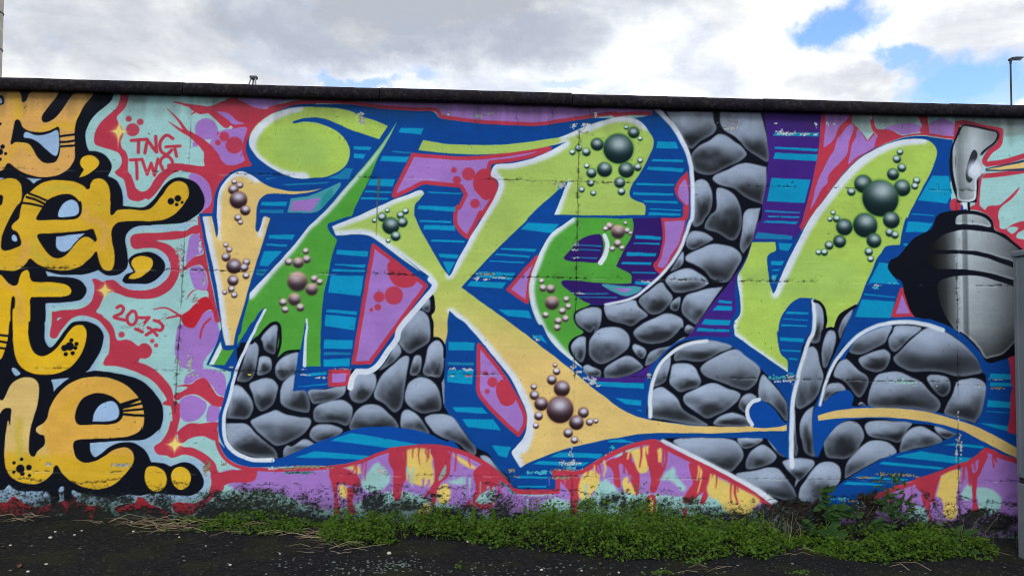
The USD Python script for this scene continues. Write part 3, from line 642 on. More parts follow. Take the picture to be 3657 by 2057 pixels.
F g 1 #dot |@M1 610,600 620,500 680,400 790,300 950,220 1150,175 1400,170 1650,190 1800,225 1900,275 2050,325 2205,385c 2105,540c 1950,490 1750,420 1600,350 1450,300 1320,290 1200,310 1110,345 1120,358 1250,340 1380,350 1500,390 1650,470 1720,550 1765,650 1765,740 1730,830 1640,910 1500,970 1350,985 1200,992 1050,960 900,890 750,790 660,690
X dot
F a 70 |@M1 900,500 1200,450 1500,550 1550,750 1400,880 1100,820 900,700
T w 80 130 18 |@M1 1200,180 1000,235 840,320 720,430 650,550 640,650 690,745 790,840 940,930 1100,975 1240,985
X -
K letter_i
F s 1 #sn |@M1 240,1449 245,1250 270,1130 330,1030 420,940 510,910 590,930 680,980 760,1040 870,1090 1000,1125 1150,1140 1300,1130 1460,1105c 1300,1150 1150,1170 1000,1170 880,1165 800,1180 730,1240 700,1330 690,1449 @M2 690,270 710,285 745,220 780,110 855,128c 800,300 740,500 680,680 600,950 530,1200 455,1449 @M3 430,265c 345,268c @M2 310,1449 260,1050 200,700 130,400 78,110c 180,103c 210,230 238,345 255,300 240,100
X sn
T w 90 70 18 |@M1 235,1500 240,1250 285,1100 380,975 510,930 620,960 700,1010
T w 60 30 18 |@M2 250,-20 255,150 275,380
T w 80 60 18 |@M2 100,110 160,420 230,750 300,1150 330,1449 @M3 340,80 365,268
T w 40 60 18 |@M2 790,115 755,220 735,320
X -
K paw_i
B brn |@M1 440,1030,30 505,1070,36 430,1120,57 487,1240,98 565,1360,56
B brn |@M2 480,125,38 510,175,28 343,435,28 380,490,32 345,575,48 437,680,84 580,635,40 555,695,46 575,790,36 425,845,60 405,940,36 330,980,25 440,1010,34
B pnk |@M2 1262,505,34 1272,600,45 1065,630,42 1175,640,62 1165,855,112 1330,945,70 1360,825,42 1420,860,36 1130,1060,70 1000,1095,44 1200,1155,44 1025,1180,38
K letter_k
V k #K |@M2 1565,222c 1700,165 1900,85 2050,15 @N1 0,1245 150,1190 340,1128 372,1165c 310,1240 270,1280 255,1380 260,1449 @N2 260,100 300,200 350,300 420,420 500,560 570,680 652,795c 680,770 750,620 850,440 900,340 1000,190 1110,0 @N1 1040,1449 1110,1330 1200,1160 1225,1050 1200,1000 1140,960 1145,900 1170,850 1195,830c 1400,815 1600,765 1800,685 1950,605 2012,568c 1850,612 1600,660 1300,700 1050,715 800,710 500,690 300,662c 360,548c 600,590 900,605 1200,605 1500,580 1750,545 1950,510 2100,445 2300,365 2450,325 @R1 0,405 100,365 250,305 420,285 540,305 640,370 700,450 750,540 750,620 710,720 650,840 580,960 510,1060 475,1150 490,1210 560,1250 640,1280 660,1310 652,1412c 440,1412 @N1 2576,1415 2300,1415 1868,1407c 1930,1250 2025,1022c 1990,1040 1850,1180 1700,1310 1560,1449 @N2 1550,150 1350,340 1150,540 1000,700 880,830 798,922c 900,1000 1050,1110 1250,1250 1400,1360 1520,1449 @N3 1500,110 1650,230 1850,380 2050,540 2150,620 2300,750 2450,860 2576,960 @R3 500,1060 700,1120 900,1150 1200,1190 1600,1200 2000,1190 2287,1178c 2287,1248c 2100,1270 1800,1285 1400,1280 1000,1272 800,1275 600,1285 400,1320 0,1385 @N4 2576,75 2300,130 2000,200 1750,290 1550,370 1480,412 1455,380 1378,240 1420,180 1500,90 1540,0 @N3 1545,1230 1555,1100 1530,980 1470,850 1370,650 1250,490 1100,310 950,130 830,0 @N2 740,1262 658,1188c 640,1300 635,1449 @N3 615,220 605,270c 560,195 470,182c 465,0 @N2 465,1300 440,1230 480,1200 475,1080 470,1015 500,900 440,810 300,700 100,545 @M2 2576,735 2350,580 2150,430 2000,335 1900,312 1608,328c
X K
T w 84 90 18 |@M2 1580,225 1750,160 2000,65 @N1 0,1250 200,1180 345,1130
L w 84 18 |@M2 1610,310 1900,295 2000,315 2200,445 2400,590 @N2 20,490 200,630 350,740 455,840 475,900 430,980
L w 100 18 |@N2 660,785 750,640 860,440 985,220 1120,0 @N1 1060,1420 1140,1300 1220,1150 1245,1050 1200,970 1160,920 1180,850 1400,830 1650,765 1850,680 2000,590
T w 60 90 18 |@N1 1950,525 2200,430 2400,355 @R1 0,420 100,380 250,320 420,300 540,325 660,400
T w 50 70 18 |@N1 2040,1030 1960,1230 1890,1400
T w 76 130 18 |@N2 670,1192 850,1330 @N3 1000,165 1150,345 1290,515 1420,695 1520,900 1575,1050 1580,1200 1550,1350 1500,1449 @N4 1490,130 1410,245 1450,380
X -
L w 66 3 |@N2 440,830 485,880 485,920 440,985 340,1095 210,1250 80,1410 @M3 2310,190 2210,330 2090,500 2000,560 1850,570
T w 60 70 3 |@M3 1850,570 1800,640 1775,750
L k 30 1 |@N2 470,1030 478,1100 475,1190 440,1240 465,1330 460,1449 @N3 465,180 540,195 600,280 605,400
K letter_k
T u 30 12 6 |@M1 2108,1000 2098,1120 2085,1260
T u 12 5 2 |@M1 2085,1260 2078,1440 @M2 2072,330
K paw_k
B grn |@M2 2050,155,25 2140,115,50 2200,40,25 2240,215,96 2350,95,40 2410,48,34 2375,175,56 2295,335,54 2210,385,26
B grn |@N1 2145,645,40 2075,690,34 2235,690,47 2240,850,30 2180,1120,34
B grn |@R1 350,650,175 105,600,74 525,465,66 600,535,26 440,405,26 190,890,86 440,895,90 570,865,44 600,785,32 40,930,57 30,1045,40 365,1040,62 385,1145,42 60,1160,33
B brn |@N3 1875,495,24 1892,568,40 1838,665,54 1953,765,90 1932,1005,152 1630,745,34 1637,840,52 1715,940,76 1685,1080,47 1655,1190,32 2200,1040,60 2120,1155,82 2272,1150,40 2343,1135,28 2025,1275,52 2097,1355,40
K stone3
F k 1 |@R3 690,1090 700,850 730,640 800,480 900,350 1050,240 1250,200 1400,210 1550,240 1660,290 1800,380 1980,530 2100,650 2200,780 2287,920 2287,1150 2150,1180 1800,1195 1400,1195 1000,1155
S |@R3 1000,360 1150,260 1350,210 1500,220 1660,285 1500,360 1350,440 1250,455 1100,435 1000,440
S |@R3 1290,540 1330,480 1500,380 1700,310 1820,390 1980,530 1960,640 1920,720 1830,780 1750,770 1500,680 1330,610
S |@R3 950,580 970,490 1030,470 1170,480 1230,520 1270,600 1300,680 1270,740 1150,780 1060,805 980,750 935,700
S |@R3 740,740 780,600 850,490 950,400 950,480 910,620 890,680 830,720
S |@R3 735,790 850,745 930,790 1030,880 1090,1000 1250,1100 1380,1185 1100,1165 900,1125 725,1085
S |@R3 1095,850 1250,760 1400,700 1480,705 1600,760 1750,820 1740,880 1650,970 1500,1060 1370,1105 1280,1060 1110,930
S |@R3 1440,1170 1500,1090 1650,1035 1720,1050 1810,1090 1850,1185 1600,1195
S |@R3 1730,960 1780,850 1860,815 1920,840 1940,870 1850,920 1815,1040 1750,1000
S |@R3 1955,780 2010,600 2100,680 2200,800 2285,930 2285,1140 2180,1020 2080,930 1980,900
F B 1 |@R3 1860,1190 1865,1000 1900,940 1970,895 2060,930 2150,1010 2240,1130 2290,1175
L w 46 2 |@R3 1965,890 1890,915 1840,985 1835,1080 1885,1180
T w 40 48 6 |@R3 1370,218 1200,238 1050,295 930,385 830,485 765,620 728,760 712,900 718,1085
K stone4
F k 1 |@S2 140,1070 200,1075 260,1130 300,1250 290,1400 350,1375 400,1390 430,1310 480,1220 645,1125c @S3 550,0 460,230 340,500 270,700 200,900 170,960 145,1100 155,1449 @S4 160,150 180,300 250,200 270,120 @S3 260,1400 470,1160 600,1120 900,1110 1300,1165 1545,1190 1815,1290c 1640,1360 @S4 1500,170 1100,250 900,340 700,450 500,575 350,690 250,760 200,850 0,920 @R4 2400,880 2200,850 1900,650 1650,500 1400,390 900,120 840,95 1130,65 2050,75 2200,240 2320,330 2350,380 2330,0 @R3 2340,1000 2400,640 2480,250 @S3 50,250 110,0
S |@S2 155,1110 200,1095 250,1140 275,1250 265,1400 @S3 250,100 220,230 130,235 120,100
S |@S3 290,160 330,95 390,100 415,190 400,280 350,420 300,520 270,520 250,330
S |@S2 440,1420 500,1270 615,1155c 590,1240 @S3 500,100 460,190 440,120
S |@S3 30,420 100,290 150,280 200,330 230,480 270,620 240,750 190,860 100,950 0,1000 @R3 2450,1000 2400,980 2390,850 2420,650 2470,480
S |@S3 0,1150 60,1030 160,960c 140,1120 155,1449 @S4 170,290 60,240 20,100 @S3 0,1300
S |@R3 2350,1200 2380,1000 2385,1180 2400,1380 @R4 2415,200 2390,290 2360,200 2340,50
S |@S3 265,1400 330,1290 470,1160 600,1135 690,1180 740,1310 700,1400 @S4 650,230 540,310 420,310 310,290 270,160
S |@S3 745,1180 800,1140 1050,1135 1290,1165 1240,1230 1140,1380 1000,1350 800,1310 760,1260
S |@S3 1170,1340 1260,1230 1380,1195 1480,1230 1640,1360 1500,1420 @S4 1300,200 1150,235 1160,120
S |@S3 1545,1195 1812,1285c 1680,1340 1560,1250
S |@S4 530,380 600,280 760,130 850,100 1000,120 1090,190 1110,240 900,330 700,440 515,545c
S |@S4 0,660 60,560 200,380 290,345 400,360 460,420 465,560 400,640 300,700 200,850 0,800
S |@S4 -30,310 100,320 170,360 100,470 0,560 @R4 2380,640 2420,400
S |@R4 2235,350 2330,310 2500,310 2600,340 2560,420 2500,500 2430,560 2350,500 2260,400
S |@R4 1830,300 1880,220 2000,150 2060,170 2170,290 2130,350 1950,420 1830,430 1810,370
S |@R4 1000,90 1200,70 1600,80 1700,110 1780,220 1785,300 1720,390 1640,460 1400,370 1150,230 980,120
S |@R4 1720,110 1720,75 2000,75 2010,100 1870,185 1780,190
S |@R4 1700,490 1900,450 2100,410 2190,430 2300,560 2380,680 2400,770 2300,790 2100,740 1900,620
S |@R4 2065,90 2240,260 2260,290 2200,270 2100,150
T w 54 68 8 |@R4 860,115 1100,230 1400,390 1700,540 1950,680 2190,850
K depth
F B 1 |@S3 620,870 560,780 480,790 350,850 270,920 220,960 170,1000 145,1120 155,1449c @S4 200,300 250,190 270,120 @S3 260,1400 350,1270 470,1150 600,1110 900,1095 1200,1110 1500,1170 1815,1275 2100,1420 2500,1449c 2500,1300c 2000,1140 1600,1030 1200,980 800,955 600,960
F b 1 |@R3 2300,1260c 2330,1000 2300,1449 @R4 2350,380c 2320,330 2200,240 2060,80c 1130,65c @R3 1300,1290 2290,1255
K stone5
F k 1 |@S3 230,950 270,700 400,420 520,250 700,100 900,20 1200,-10 1450,30 1700,110 1900,240 2050,400 2120,560 2140,700 2120,900 2060,1080 2010,1160 1800,1090 1500,1020 1200,980 800,955 600,960 620,870 560,780 480,790 350,850 270,920
S |@S3 560,330 700,140 850,60 1060,40 1020,150 970,240 880,290 680,375
S |@S3 1060,120 1090,50 1280,40 1400,70 1250,200 1090,340 1030,290 1015,200
S |@S3 1075,410 1150,330 1300,180 1480,60 1650,100 1850,230 2000,370 2100,500 2100,570 2000,605 1800,620 1600,570 1450,565 1300,570 1180,530 1090,460
S |@S3 670,430 740,380 900,320 980,315 1040,370 1030,450 980,540 880,575 780,550 700,500
S |@S3 390,620 440,470 520,420 600,480 680,560 760,610 790,670 750,790 690,865 640,840 560,730 480,660
S |@S3 320,720 400,695 460,700 530,775 400,810 270,910
S |@S3 860,640 900,600 1000,575 1100,565 1180,580 1280,630 1400,690 1500,800 1600,900 1615,960 1560,1035 1300,990 795,958 790,830 820,720
S |@S3 1455,640 1490,605 1600,605 1700,640 1730,700 1720,800 1650,855 1590,830 1500,730
S |@S3 1800,690 1880,655 2050,650 2130,710 2130,850 2080,1050 2010,1160c 1830,1110 1660,1050 1680,960 1750,830
S |@S3 665,945 700,915 750,945 760,962
K letter_n
F s 1 |@S3 203,1075c 400,1020 650,990 950,985 1250,1000 1500,1040 1750,1110 2000,1190 2250,1310 2500,1445c @S4 2500,310c 2250,190 2000,60 @S3 1850,1240 1600,1170 1300,1120 1000,1095 700,1095 400,1110 213,1132c
F g 1 #n |@S1 130,1430 300,1210 500,945 700,755 850,665 1000,598 1200,545 1350,538 1480,558 1550,620 1575,700 1550,800 1490,950 1420,1080 1330,1250 1270,1370 1230,1449 @S2 1225,110 1180,250 1150,432c 1050,440 980,460 930,530 880,600 830,720 750,900 680,1080 645,1125 480,1225 420,1320 400,1385 350,1375 290,1400 300,1290 270,1180 230,1090 170,1065 130,1070 60,1045 0,1040 @R2 2440,1040 2350,1090 2270,1180 2210,1290 2180,1449 @R3 2172,100 2185,250 2220,370 2290,440 2297,575c 2200,510 2000,370 1700,160 1690,150c 1678,30 1690,0 @R2 1680,1320 1750,1230 1750,1050 1720,800 1780,690 1840,560 1885,402c 2152,402c 2157,500 2100,530 2060,570 2065,700 2090,880 2125,1000c 2150,970 2200,850 2300,620 2400,420
X n
F a 70 |@S2 0,500 400,600 700,700 600,1000 200,1050 @R2 1900,1000 1800,700 2000,700
T w 110 96 18 |@S1 1420,545 1300,550 1100,585 900,670 720,790 520,985 330,1220 160,1449 @R2 2420,440 2320,650 2230,840 2150,1000
T w 60 66 18 |@R2 1735,800 1745,1000 1740,1230 1690,1320 1685,1449 @R3 1700,140 1900,305 2100,440 2300,590
X -
F b 1 |@R2 2190,1449 2220,1290 2280,1180 2360,1090 2450,1045 2530,1045 2620,1060 @S2 120,1080 145,1200 130,1449 @S3 100,150 0,350 @R3 2400,600 2320,630 2300,440 2220,360 2185,250 2175,100
P c 1 |@R2 2285,1200 2540,1210 2535,1232 2275,1228
P c 1 |@R2 2245,1280 2530,1295 2525,1305 2240,1290
P c 1 |@R2 2220,1345 2520,1360 2515,1375 2220,1365
P c 1 |@R3 2205,175 2480,190 2470,232 2205,215
P c 1 |@R3 2220,315 2440,325 2440,345 2225,330
P c 1 |@R3 2310,410 2415,425 2410,440 2310,430
P c 2 |@R3 2320,575 2370,580 2350,620 2325,620
T w 44 58 6 |@S2 150,1075 165,1250 150,1449 @S3 110,200 40,400 @R3 2432,560 2402,700 2365,850 2345,1100 2340,1449 @R4 2342,300 2345,400
L k 34 1 |@S2 165,1078 220,1095 270,1160 298,1290 285,1400 @S3 350,70 400,75 @S2 420,1330 470,1240 640,1135
K paw_n
B grn |@S1 1150,690,36 1115,770,47 1170,870,50 1070,945,70 728,1055,106 1175,1100,98 925,1220,214 1340,1020,42 1320,1080,40 590,1145,47
B grn |@S2 380,65,28 345,140,28 420,135,42 510,230,96 1050,150,98 750,210,142 850,385,86 455,395,74 335,440,50 280,520,40 213,520,32 790,515,47 812,595,37 1030,295,47 1090,320,44
K can
F k 2 |@S2 1010,680 1040,610 1120,570 1200,480 1300,370 1400,310 1510,250 1540,180 1570,110 1650,60 1750,42 1900,35 2050,50 2150,90 2210,150 2240,260 2350,310 2450,390 2600,520c 2600,1449c @S3 2600,350c 2480,380 2200,470 2150,460 1900,200 @S2 1820,1449 1500,1290 1330,1270 1200,1000 1170,860 1080,800 1020,720
H 4 |@S2 1800,110 1830,90 1960,80 2100,110 2180,170 2195,225 2050,210 1900,195 1790,190
H 3 |@S2 1480,480 1550,400 1650,320 1750,285 1870,262 2050,275 2230,300 2350,360 2450,430 2530,495 2600,530 2600,720 2470,640 2300,580 2050,510 1850,495 1650,490
H 3 |@S2 1480,570 1560,545 1850,540 2050,560 2250,620 2600,760c 2600,890c 2300,790 2100,745 1900,715 1700,710 1550,700 1490,640
H 3 |@S2 1600,860 1700,810 1900,785 2100,800 2300,860 2500,920c @S3 2500,190 2440,270 2330,370 2200,410 2130,420 2050,300 1950,190 1830,110 @S2 1820,1449 1730,1340 1650,1200 1600,1050 1580,920
L k 44 2 |@S1 1845,420 1800,540 1755,660 1740,800 1745,920 1785,1120 1830,1240
L k 34 1 |@S1 1820,1250 2020,1250
L k 30 1 |@S1 1940,1260 1945,1350
L k 34 10 |@S1 1850,450 1878,388 1950,388 2200,444 2268,468 2275,512 2246,568 2146,648 2086,706
L k 26 8 |@S1 2086,950 2046,1005 2036,1130 2018,1244
H 3 |@S1 1880,390 1950,395 2200,450 2260,470 2265,510 2240,560 2140,640 2080,700 2060,760 2100,830 2080,950 2040,1000 2030,1130 2010,1240 1820,1240 1800,1110 1760,900 1760,650 1800,540 1850,440
P w 1 |@S1 1865,1262 1920,1262 1920,1340 1880,1345
F D 3 |@S1 1940,780 1980,680 2010,660 2040,700 2020,790 1970,850 1940,900 1940,960 1970,980 1990,1000 1950,1040 1920,1020 1905,940 1920,840
B glow |@S1 2015,890,92
K depth
L b 75 1 |@S3 480,400 600,200 760,90 950,20 1250,-25 1450,5 1700,80 1900,220 2060,400 2130,560
K stone5
T w 36 56 6 |@S3 230,950 290,720 375,510 480,350 640,180 830,65 1050,10 1250,0 1450,30 1640,95
W 4.5
K panel
F l 15.6 |@M4 300,470 700,440 1300,440 1560,420 1700,410 1900,350 2100,270 2300,215 2576,180 @N4 200,200 450,190 700,220 1000,350 1250,540 1400,700 1900,700 1900,480 2200,480 2576,250 @R4 300,310 760,120 1300,390 1800,660 2150,900 2200,1000 @R4 1500,760 900,740 300,700 @N4 1700,900 1300,960 700,860 200,700 @M4 2200,700 1500,900 900,700 450,660
F l 15.6 |@S4 850,770 1000,700 1400,560 1800,420 1950,370 2140,220 2480,350 2700,400c 2700,1200c 300,1200 400,960 700,900
W 1.0
L r 40 2 |@M4 232,0 245,130 282,235 355,330 460,392 600,428 750,438 1000,440 1300,430 1570,410 1660,400 1900,345 2100,260 2300,205 2576,172
L r 54 2 |@N4 -20,215 200,188 400,172 600,188 800,240 1000,330 1150,430 1280,550 1400,675 1600,695 1905,690c 1905,560c 1860,472c 2180,465 2350,365 2576,232 @R4 200,300 450,185 760,118 900,190 1300,385 1500,485 1700,595 1900,715 2130,890
W 3.0
F r 3 |@M4 290,470 400,445 700,450 690,540 600,580 420,590 200,700 100,850 -20,900 -100,900 100,780 170,600 170,480
F r 2 |@M4 1540,430 1640,410 1750,440 1870,540 1890,630 1820,630 1740,610 1640,600 1630,700 1650,850 1650,960 1590,960 1600,750 1560,600 1535,500
F r 3 |@M4 1740,650 1830,650 1800,800 1850,950 1760,950 1740,800
F r 2 |@M4 2230,250 2390,220 2400,320 2425,450 2400,560 2350,660 2340,800 2290,780 2270,600 2260,450 2220,330
F S 13 |@M4 1730,415 1870,400 1880,500 1800,450
F S 13 |@M4 2395,240 2576,205 2600,590 2480,590 2440,560 2430,400
F S 10.4 |@M4 1660,610 1730,640 1720,760 1660,740
F m 10.4 |@M4 1900,580 2000,440 2080,360 2150,400 2230,560 2130,680 1950,690
F r 2 |@N4 -20,230 130,220 150,320 170,420 150,540 110,640 90,780 30,780 20,560 0,400
F S 10.4 |@N4 140,240 450,215 460,350 480,450 470,600 380,640 240,590 170,560 165,400
F S 10.4 |@N4 540,640 640,600 660,800 560,830 510,740
F r 2 |@N4 455,200 650,240 660,350 665,440 640,530 560,600 510,700 490,840 450,840 450,720 350,780 440,650 490,560 490,400
F i 2 |@N4 610,385 620,440 590,540 540,570 560,480
F S 10.4 |@N4 690,260 950,400 960,430 800,370
F r 2 |@N4 1000,390 1080,380 1200,470 1250,540 1190,620 1170,660 1180,820 1100,890 940,860 810,880 930,740 960,640 940,480
F m 7.8 |@N4 1000,740 1100,680 1160,700 1150,800 1060,830 960,800
F m 15.6 |@N4 640,570 760,540 800,510 830,590 740,610
L q 24 3 |@N4 1230,570 1400,710
F r 3 |@N4 1850,470 2130,490 2170,560 2150,700 2140,850 2140,980 2080,980 2050,870 2040,700 1950,600 1900,540
F S 10.4 |@N4 2170,540 2240,470 2380,480 2380,600 2320,680 2230,800 2160,780
F m 20.8 |@N4 2380,580 2576,680 2576,950 2350,900
F m 20.8 |@N4 1750,800 2030,800 2040,980 1700,980
F S 10.4 |@N4 330,850 430,830 420,980 350,1090 300,950
F r 2 |@R4 200,360 330,300 480,230 500,330 560,400 590,500 580,680 550,740 520,640 480,540 430,420 360,370 370,640 310,640 290,500 260,430
F S 7.8 |@R4 480,220c 720,158c 690,280 700,400 680,470 600,480 540,350
F S 7.8 |@R4 -40,490 50,450 110,490 130,640 60,690 -40,690
F m 15.6 |@R4 120,600 300,620 320,800 250,950 100,950
F S 7.8 |@R4 400,580 450,520 520,650 540,720 430,690
F r 2 |@R4 700,200 760,130 840,170 850,350 870,470 810,620 770,700 720,700 720,500 690,330
F m 15.6 |@R4 830,580 900,470 990,410 1030,520 1130,660 1090,690 980,590 900,560
F r 2 |@R4 1170,370 1450,480 1400,560 1370,650 1370,780 1330,840 1290,820 1330,700 1250,760 1150,830 1090,800 1150,680 1200,600
F S 13 |@R4 1380,600 1440,520 1560,560 1800,680 1980,790 1900,900 1800,1100 1700,1120 1640,950 1560,900 1480,780 1380,740
F m 20.8 |@R4 1330,850 1480,780 1560,920 1400,1000 1150,980
F S 7.8 |@R4 690,750 740,740 770,850 760,930 740,960 690,930 670,850
L r 32 2 |@R4 690,750 740,740 770,850 760,930 740,960 690,930 670,850 690,750
L r 50 2 |@R4 1110,900 1120,1050
L r 56 2 |@S4 850,770 1000,700 1200,622 1400,552 1600,482 1800,402 1950,352 2140,212c 2300,275 2500,350
F r 2 |@S4 1330,590 1420,560 1620,520 1590,600 1550,720 1540,850 1470,740 1400,700 1330,640
F r 3 |@S4 1400,720 1480,760 1500,950 1530,1100 1490,1130 1440,900
F S 7.8 |@S4 1640,500 1830,440 1830,580 1800,700 1790,980 1680,1000 1620,760 1570,740 1600,620
F m 7.8 |@S4 1850,740 1920,600 1960,600 1980,760 1900,800
F m 10.4 |@S4 2030,640 2300,730 2300,900 2080,950 2040,800
F m 20.8 |@S4 1250,900 1420,870 1470,1100 1250,1080
F r 2 |@S4 1920,390 1960,370 1990,470 2030,450 2060,300 2140,220 2160,290 2080,450 2040,560 2020,700 2020,800 2060,950 1990,980 1980,760 1960,560
D r 26 |@M4 1570,430 1750,400 1900,360 2100,280 2300,215 2576,180 @N4 400,180 600,195 800,250 1000,340 1150,440 1280,560
D r 20 |@R4 10,410 200,310 450,195 760,130 900,200 1300,395 1500,495 1700,605
D S 12 |@R4 10,430 200,340 450,225 760,180 900,230 1300,425 1500,525
D m 14 |@N4 140,400 600,500 1000,560 1400,760 1900,760 @R4 200,560 800,560
D l 12 |@N4 140,500 600,600 1000,660 @R4 100,460 800,560
D r 12 |@S4 1000,700 1200,625 1400,555 1600,485 1800,405 1950,360 2140,225 2300,285
"""

# ------------------------------------------------------------------ the mural: spray paint traced as curves on the wall face
GC = 0.0057                      # spacing of the painted grid, metres
GX0, GX1, GZ0, GZ1 = -4.02, 4.62, -0.12, 3.39
NC, NR = int((GX1 - GX0) / GC) + 1, int((GZ1 - GZ0) / GC) + 1
FR = {"L1": (0, 270, 3.22), "L2": (0, 700, 3.22), "L3": (0, 1100, 3.22), "L4": (0, 1500, 2.60125)}
for _k, _x in (("M", 700), ("N", 1400), ("R", 2100), ("S", 2857)):
    for _i, _y in enumerate((330, 740, 1150, 1540)):
        FR[f"{_k}{_i + 1}"] = (_x, _y, 3.22)
PXC = WALL_D / FPX / GC          # one photo pixel is this many cells
COL = dict(m=(163, 207, 203), p=(160, 190, 214), r=(192, 58, 78), R=(198, 38, 52), l=(168, 122, 198), k=(9, 14, 26), o=(228, 172, 92),
           y=(222, 176, 44), z=(236, 186, 34), Y=(230, 184, 46), O=(229, 174, 74), h=(204, 180, 64), n=(224, 190, 116), e=(164, 194, 226), w=(222, 229, 241),
           W=(140, 146, 160), b=(0, 70, 148), B=(6, 74, 160), c=(0, 150, 194), C=(24, 126, 172), t=(74, 158, 168), q=(40, 150, 150), d=(44, 66, 96), D=(46, 50, 56), u=(104, 92, 70),
           v=(66, 36, 128), V=(50, 26, 104), G=(84, 164, 60), g=(176, 206, 92), a=(166, 200, 97), s=(231, 197, 120), S=(237, 205, 110), i=(150, 172, 168))


def grid_of(px):
    w = pixel_to_wall(px)
    return np.stack([(w[:, 0] - GX0) / GC, (w[:, 2] - GZ0) / GC], 1)


def parse(txt):
    out, cor, fr = [], [], None
    for t in txt.split():
        if t[0] == "@":
            fr = FR[t[1:]]
            continue
        c = t.endswith("c")
        v = [float(q) for q in t.rstrip("c").split(",")]
        out.append([fr[0] + v[0] / fr[2], fr[1] + v[1] / fr[2]] + [q / fr[2] for q in v[2:]])
        cor.append(c)
    return np.array(out), np.array(cor)


def curve(p, cor, closed, n=7):
    """centripetal Catmull-Rom through p, with corners where marked"""
    m, res = len(p), []
    for i in range(m if closed else m - 1):
        a, b = p[i], p[(i + 1) % m]
        pa = p[i - 1] if (closed or i > 0) and not cor[i] else 2 * a - b
        j = (i + 1) % m
        pb = p[(i + 2) % m] if (closed or i + 2 < m) and not cor[j] else 2 * b - a
        t = np.cumsum([0] + [max(np.linalg.norm(y - x), 1e-3) ** 0.5 for x, y in ((pa, a), (a, b), (b, pb))])
        s = np.linspace(t[1], t[2], n, endpoint=False)[:, None]
        A1 = (t[1] - s) / (t[1] - t[0]) * pa + (s - t[0]) / (t[1] - t[0]) * a
        A2 = (t[2] - s) / (t[2] - t[1]) * a + (s - t[1]) / (t[2] - t[1]) * b
        A3 = (t[3] - s) / (t[3] - t[2]) * b + (s - t[2]) / (t[3] - t[2]) * pb
        B1 = (t[2] - s) / (t[2] - t[0]) * A1 + (s - t[0]) / (t[2] - t[0]) * A2
        B2 = (t[3] - s) / (t[3] - t[1]) * A2 + (s - t[1]) / (t[3] - t[1]) * A3
        res.append((t[2] - s) / (t[2] - t[1]) * B1 + (s - t[1]) / (t[2] - t[1]) * B2)
    if not closed:
        res.append(p[-1:])
    return np.vstack(res)


def raster(rings, pad=2, sub=4):
    """exact coverage of closed rings (grid units) on their box: (r0, c0, array)"""
    allp = np.vstack(rings)
    c0, r0 = np.floor(allp.min(0)).astype(int) - pad
    c1, r1 = np.ceil(allp.max(0)).astype(int) + pad + 1
    c0, r0, c1, r1 = max(c0, -60), max(r0, -60), min(c1, NC + 60), min(r1, NR + 60)
    h, w = max(r1 - r0, 1), max(c1 - c0, 1)
    rows, xs = [], []
    for p in rings:
        q = np.roll(p, -1, 0)
        ya, yb = (p[:, 1] - r0 + 0.5) * sub - 0.5, (q[:, 1] - r0 + 0.5) * sub - 0.5
        lo, hi = np.ceil(np.minimum(ya, yb)).astype(int), np.ceil(np.maximum(ya, yb)).astype(int)
        lo, hi = np.clip(lo, 0, h * sub), np.clip(hi, 0, h * sub)
        cnt = hi - lo
        e = np.repeat(np.arange(len(p)), cnt)
        k = np.arange(cnt.sum()) - np.repeat(np.cumsum(cnt) - cnt, cnt) + lo[e]
        rows.append(k)
        xs.append(p[e, 0] + (k - ya[e]) / (yb[e] - ya[e]) * (q[e, 0] - p[e, 0]) - c0)
    rows, xs = np.concatenate(rows), np.clip(np.concatenate(xs), 0, w - 1.5)
    o = np.lexsort((xs, rows))
    rows, xs = rows[o], xs[o]
    d = np.zeros((h * sub, w + 1))
    sg = np.where(np.arange(len(xs)) % 2 == 0, 1.0, -1.0)
    i = np.floor(xs + 0.5).astype(int)
    f = i + 0.5 - xs
    np.add.at(d, (rows, i), sg * f)
    np.add.at(d, (rows, i + 1), sg * (1 - f))
    cov = np.cumsum(d, 1)[:, :w].reshape(h, sub, w).mean(1)
    return r0, c0, np.clip(cov, 0, 1)


WOB = [1.0]


def rings_of(g):
    out = []
    for q in getattr(g, "geoms", [g]):
        if q.geom_type == "Polygon" and not q.is_empty:
            out += [np.array(q.exterior.coords)[:-1]] + [np.array(x.coords)[:-1] for x in q.interiors]
    return out


def wobble(p, amp=0.35):
    amp = amp * WOB[0]
    q = np.stack([p[:, 0] * 0.11, p[:, 1] * 0.11, np.zeros(len(p))], 1)
    return p + amp * np.stack([meshkit.noise(q, 3) - 0.5, meshkit.noise(q, 4) - 0.5], 1) * 2


def dense(p, closed=True, step=2.0):
    q = np.roll(p, -1, 0) if closed else p[1:]
    a = p if closed else p[:-1]
    out = []
    for x, y in zip(a, q):
        n = max(1, int(np.linalg.norm(y - x) / step))
        out.append(x + (y - x) * (np.arange(n) / n)[:, None])
    if not closed:
        out.append(p[-1:])
    return np.vstack(out)


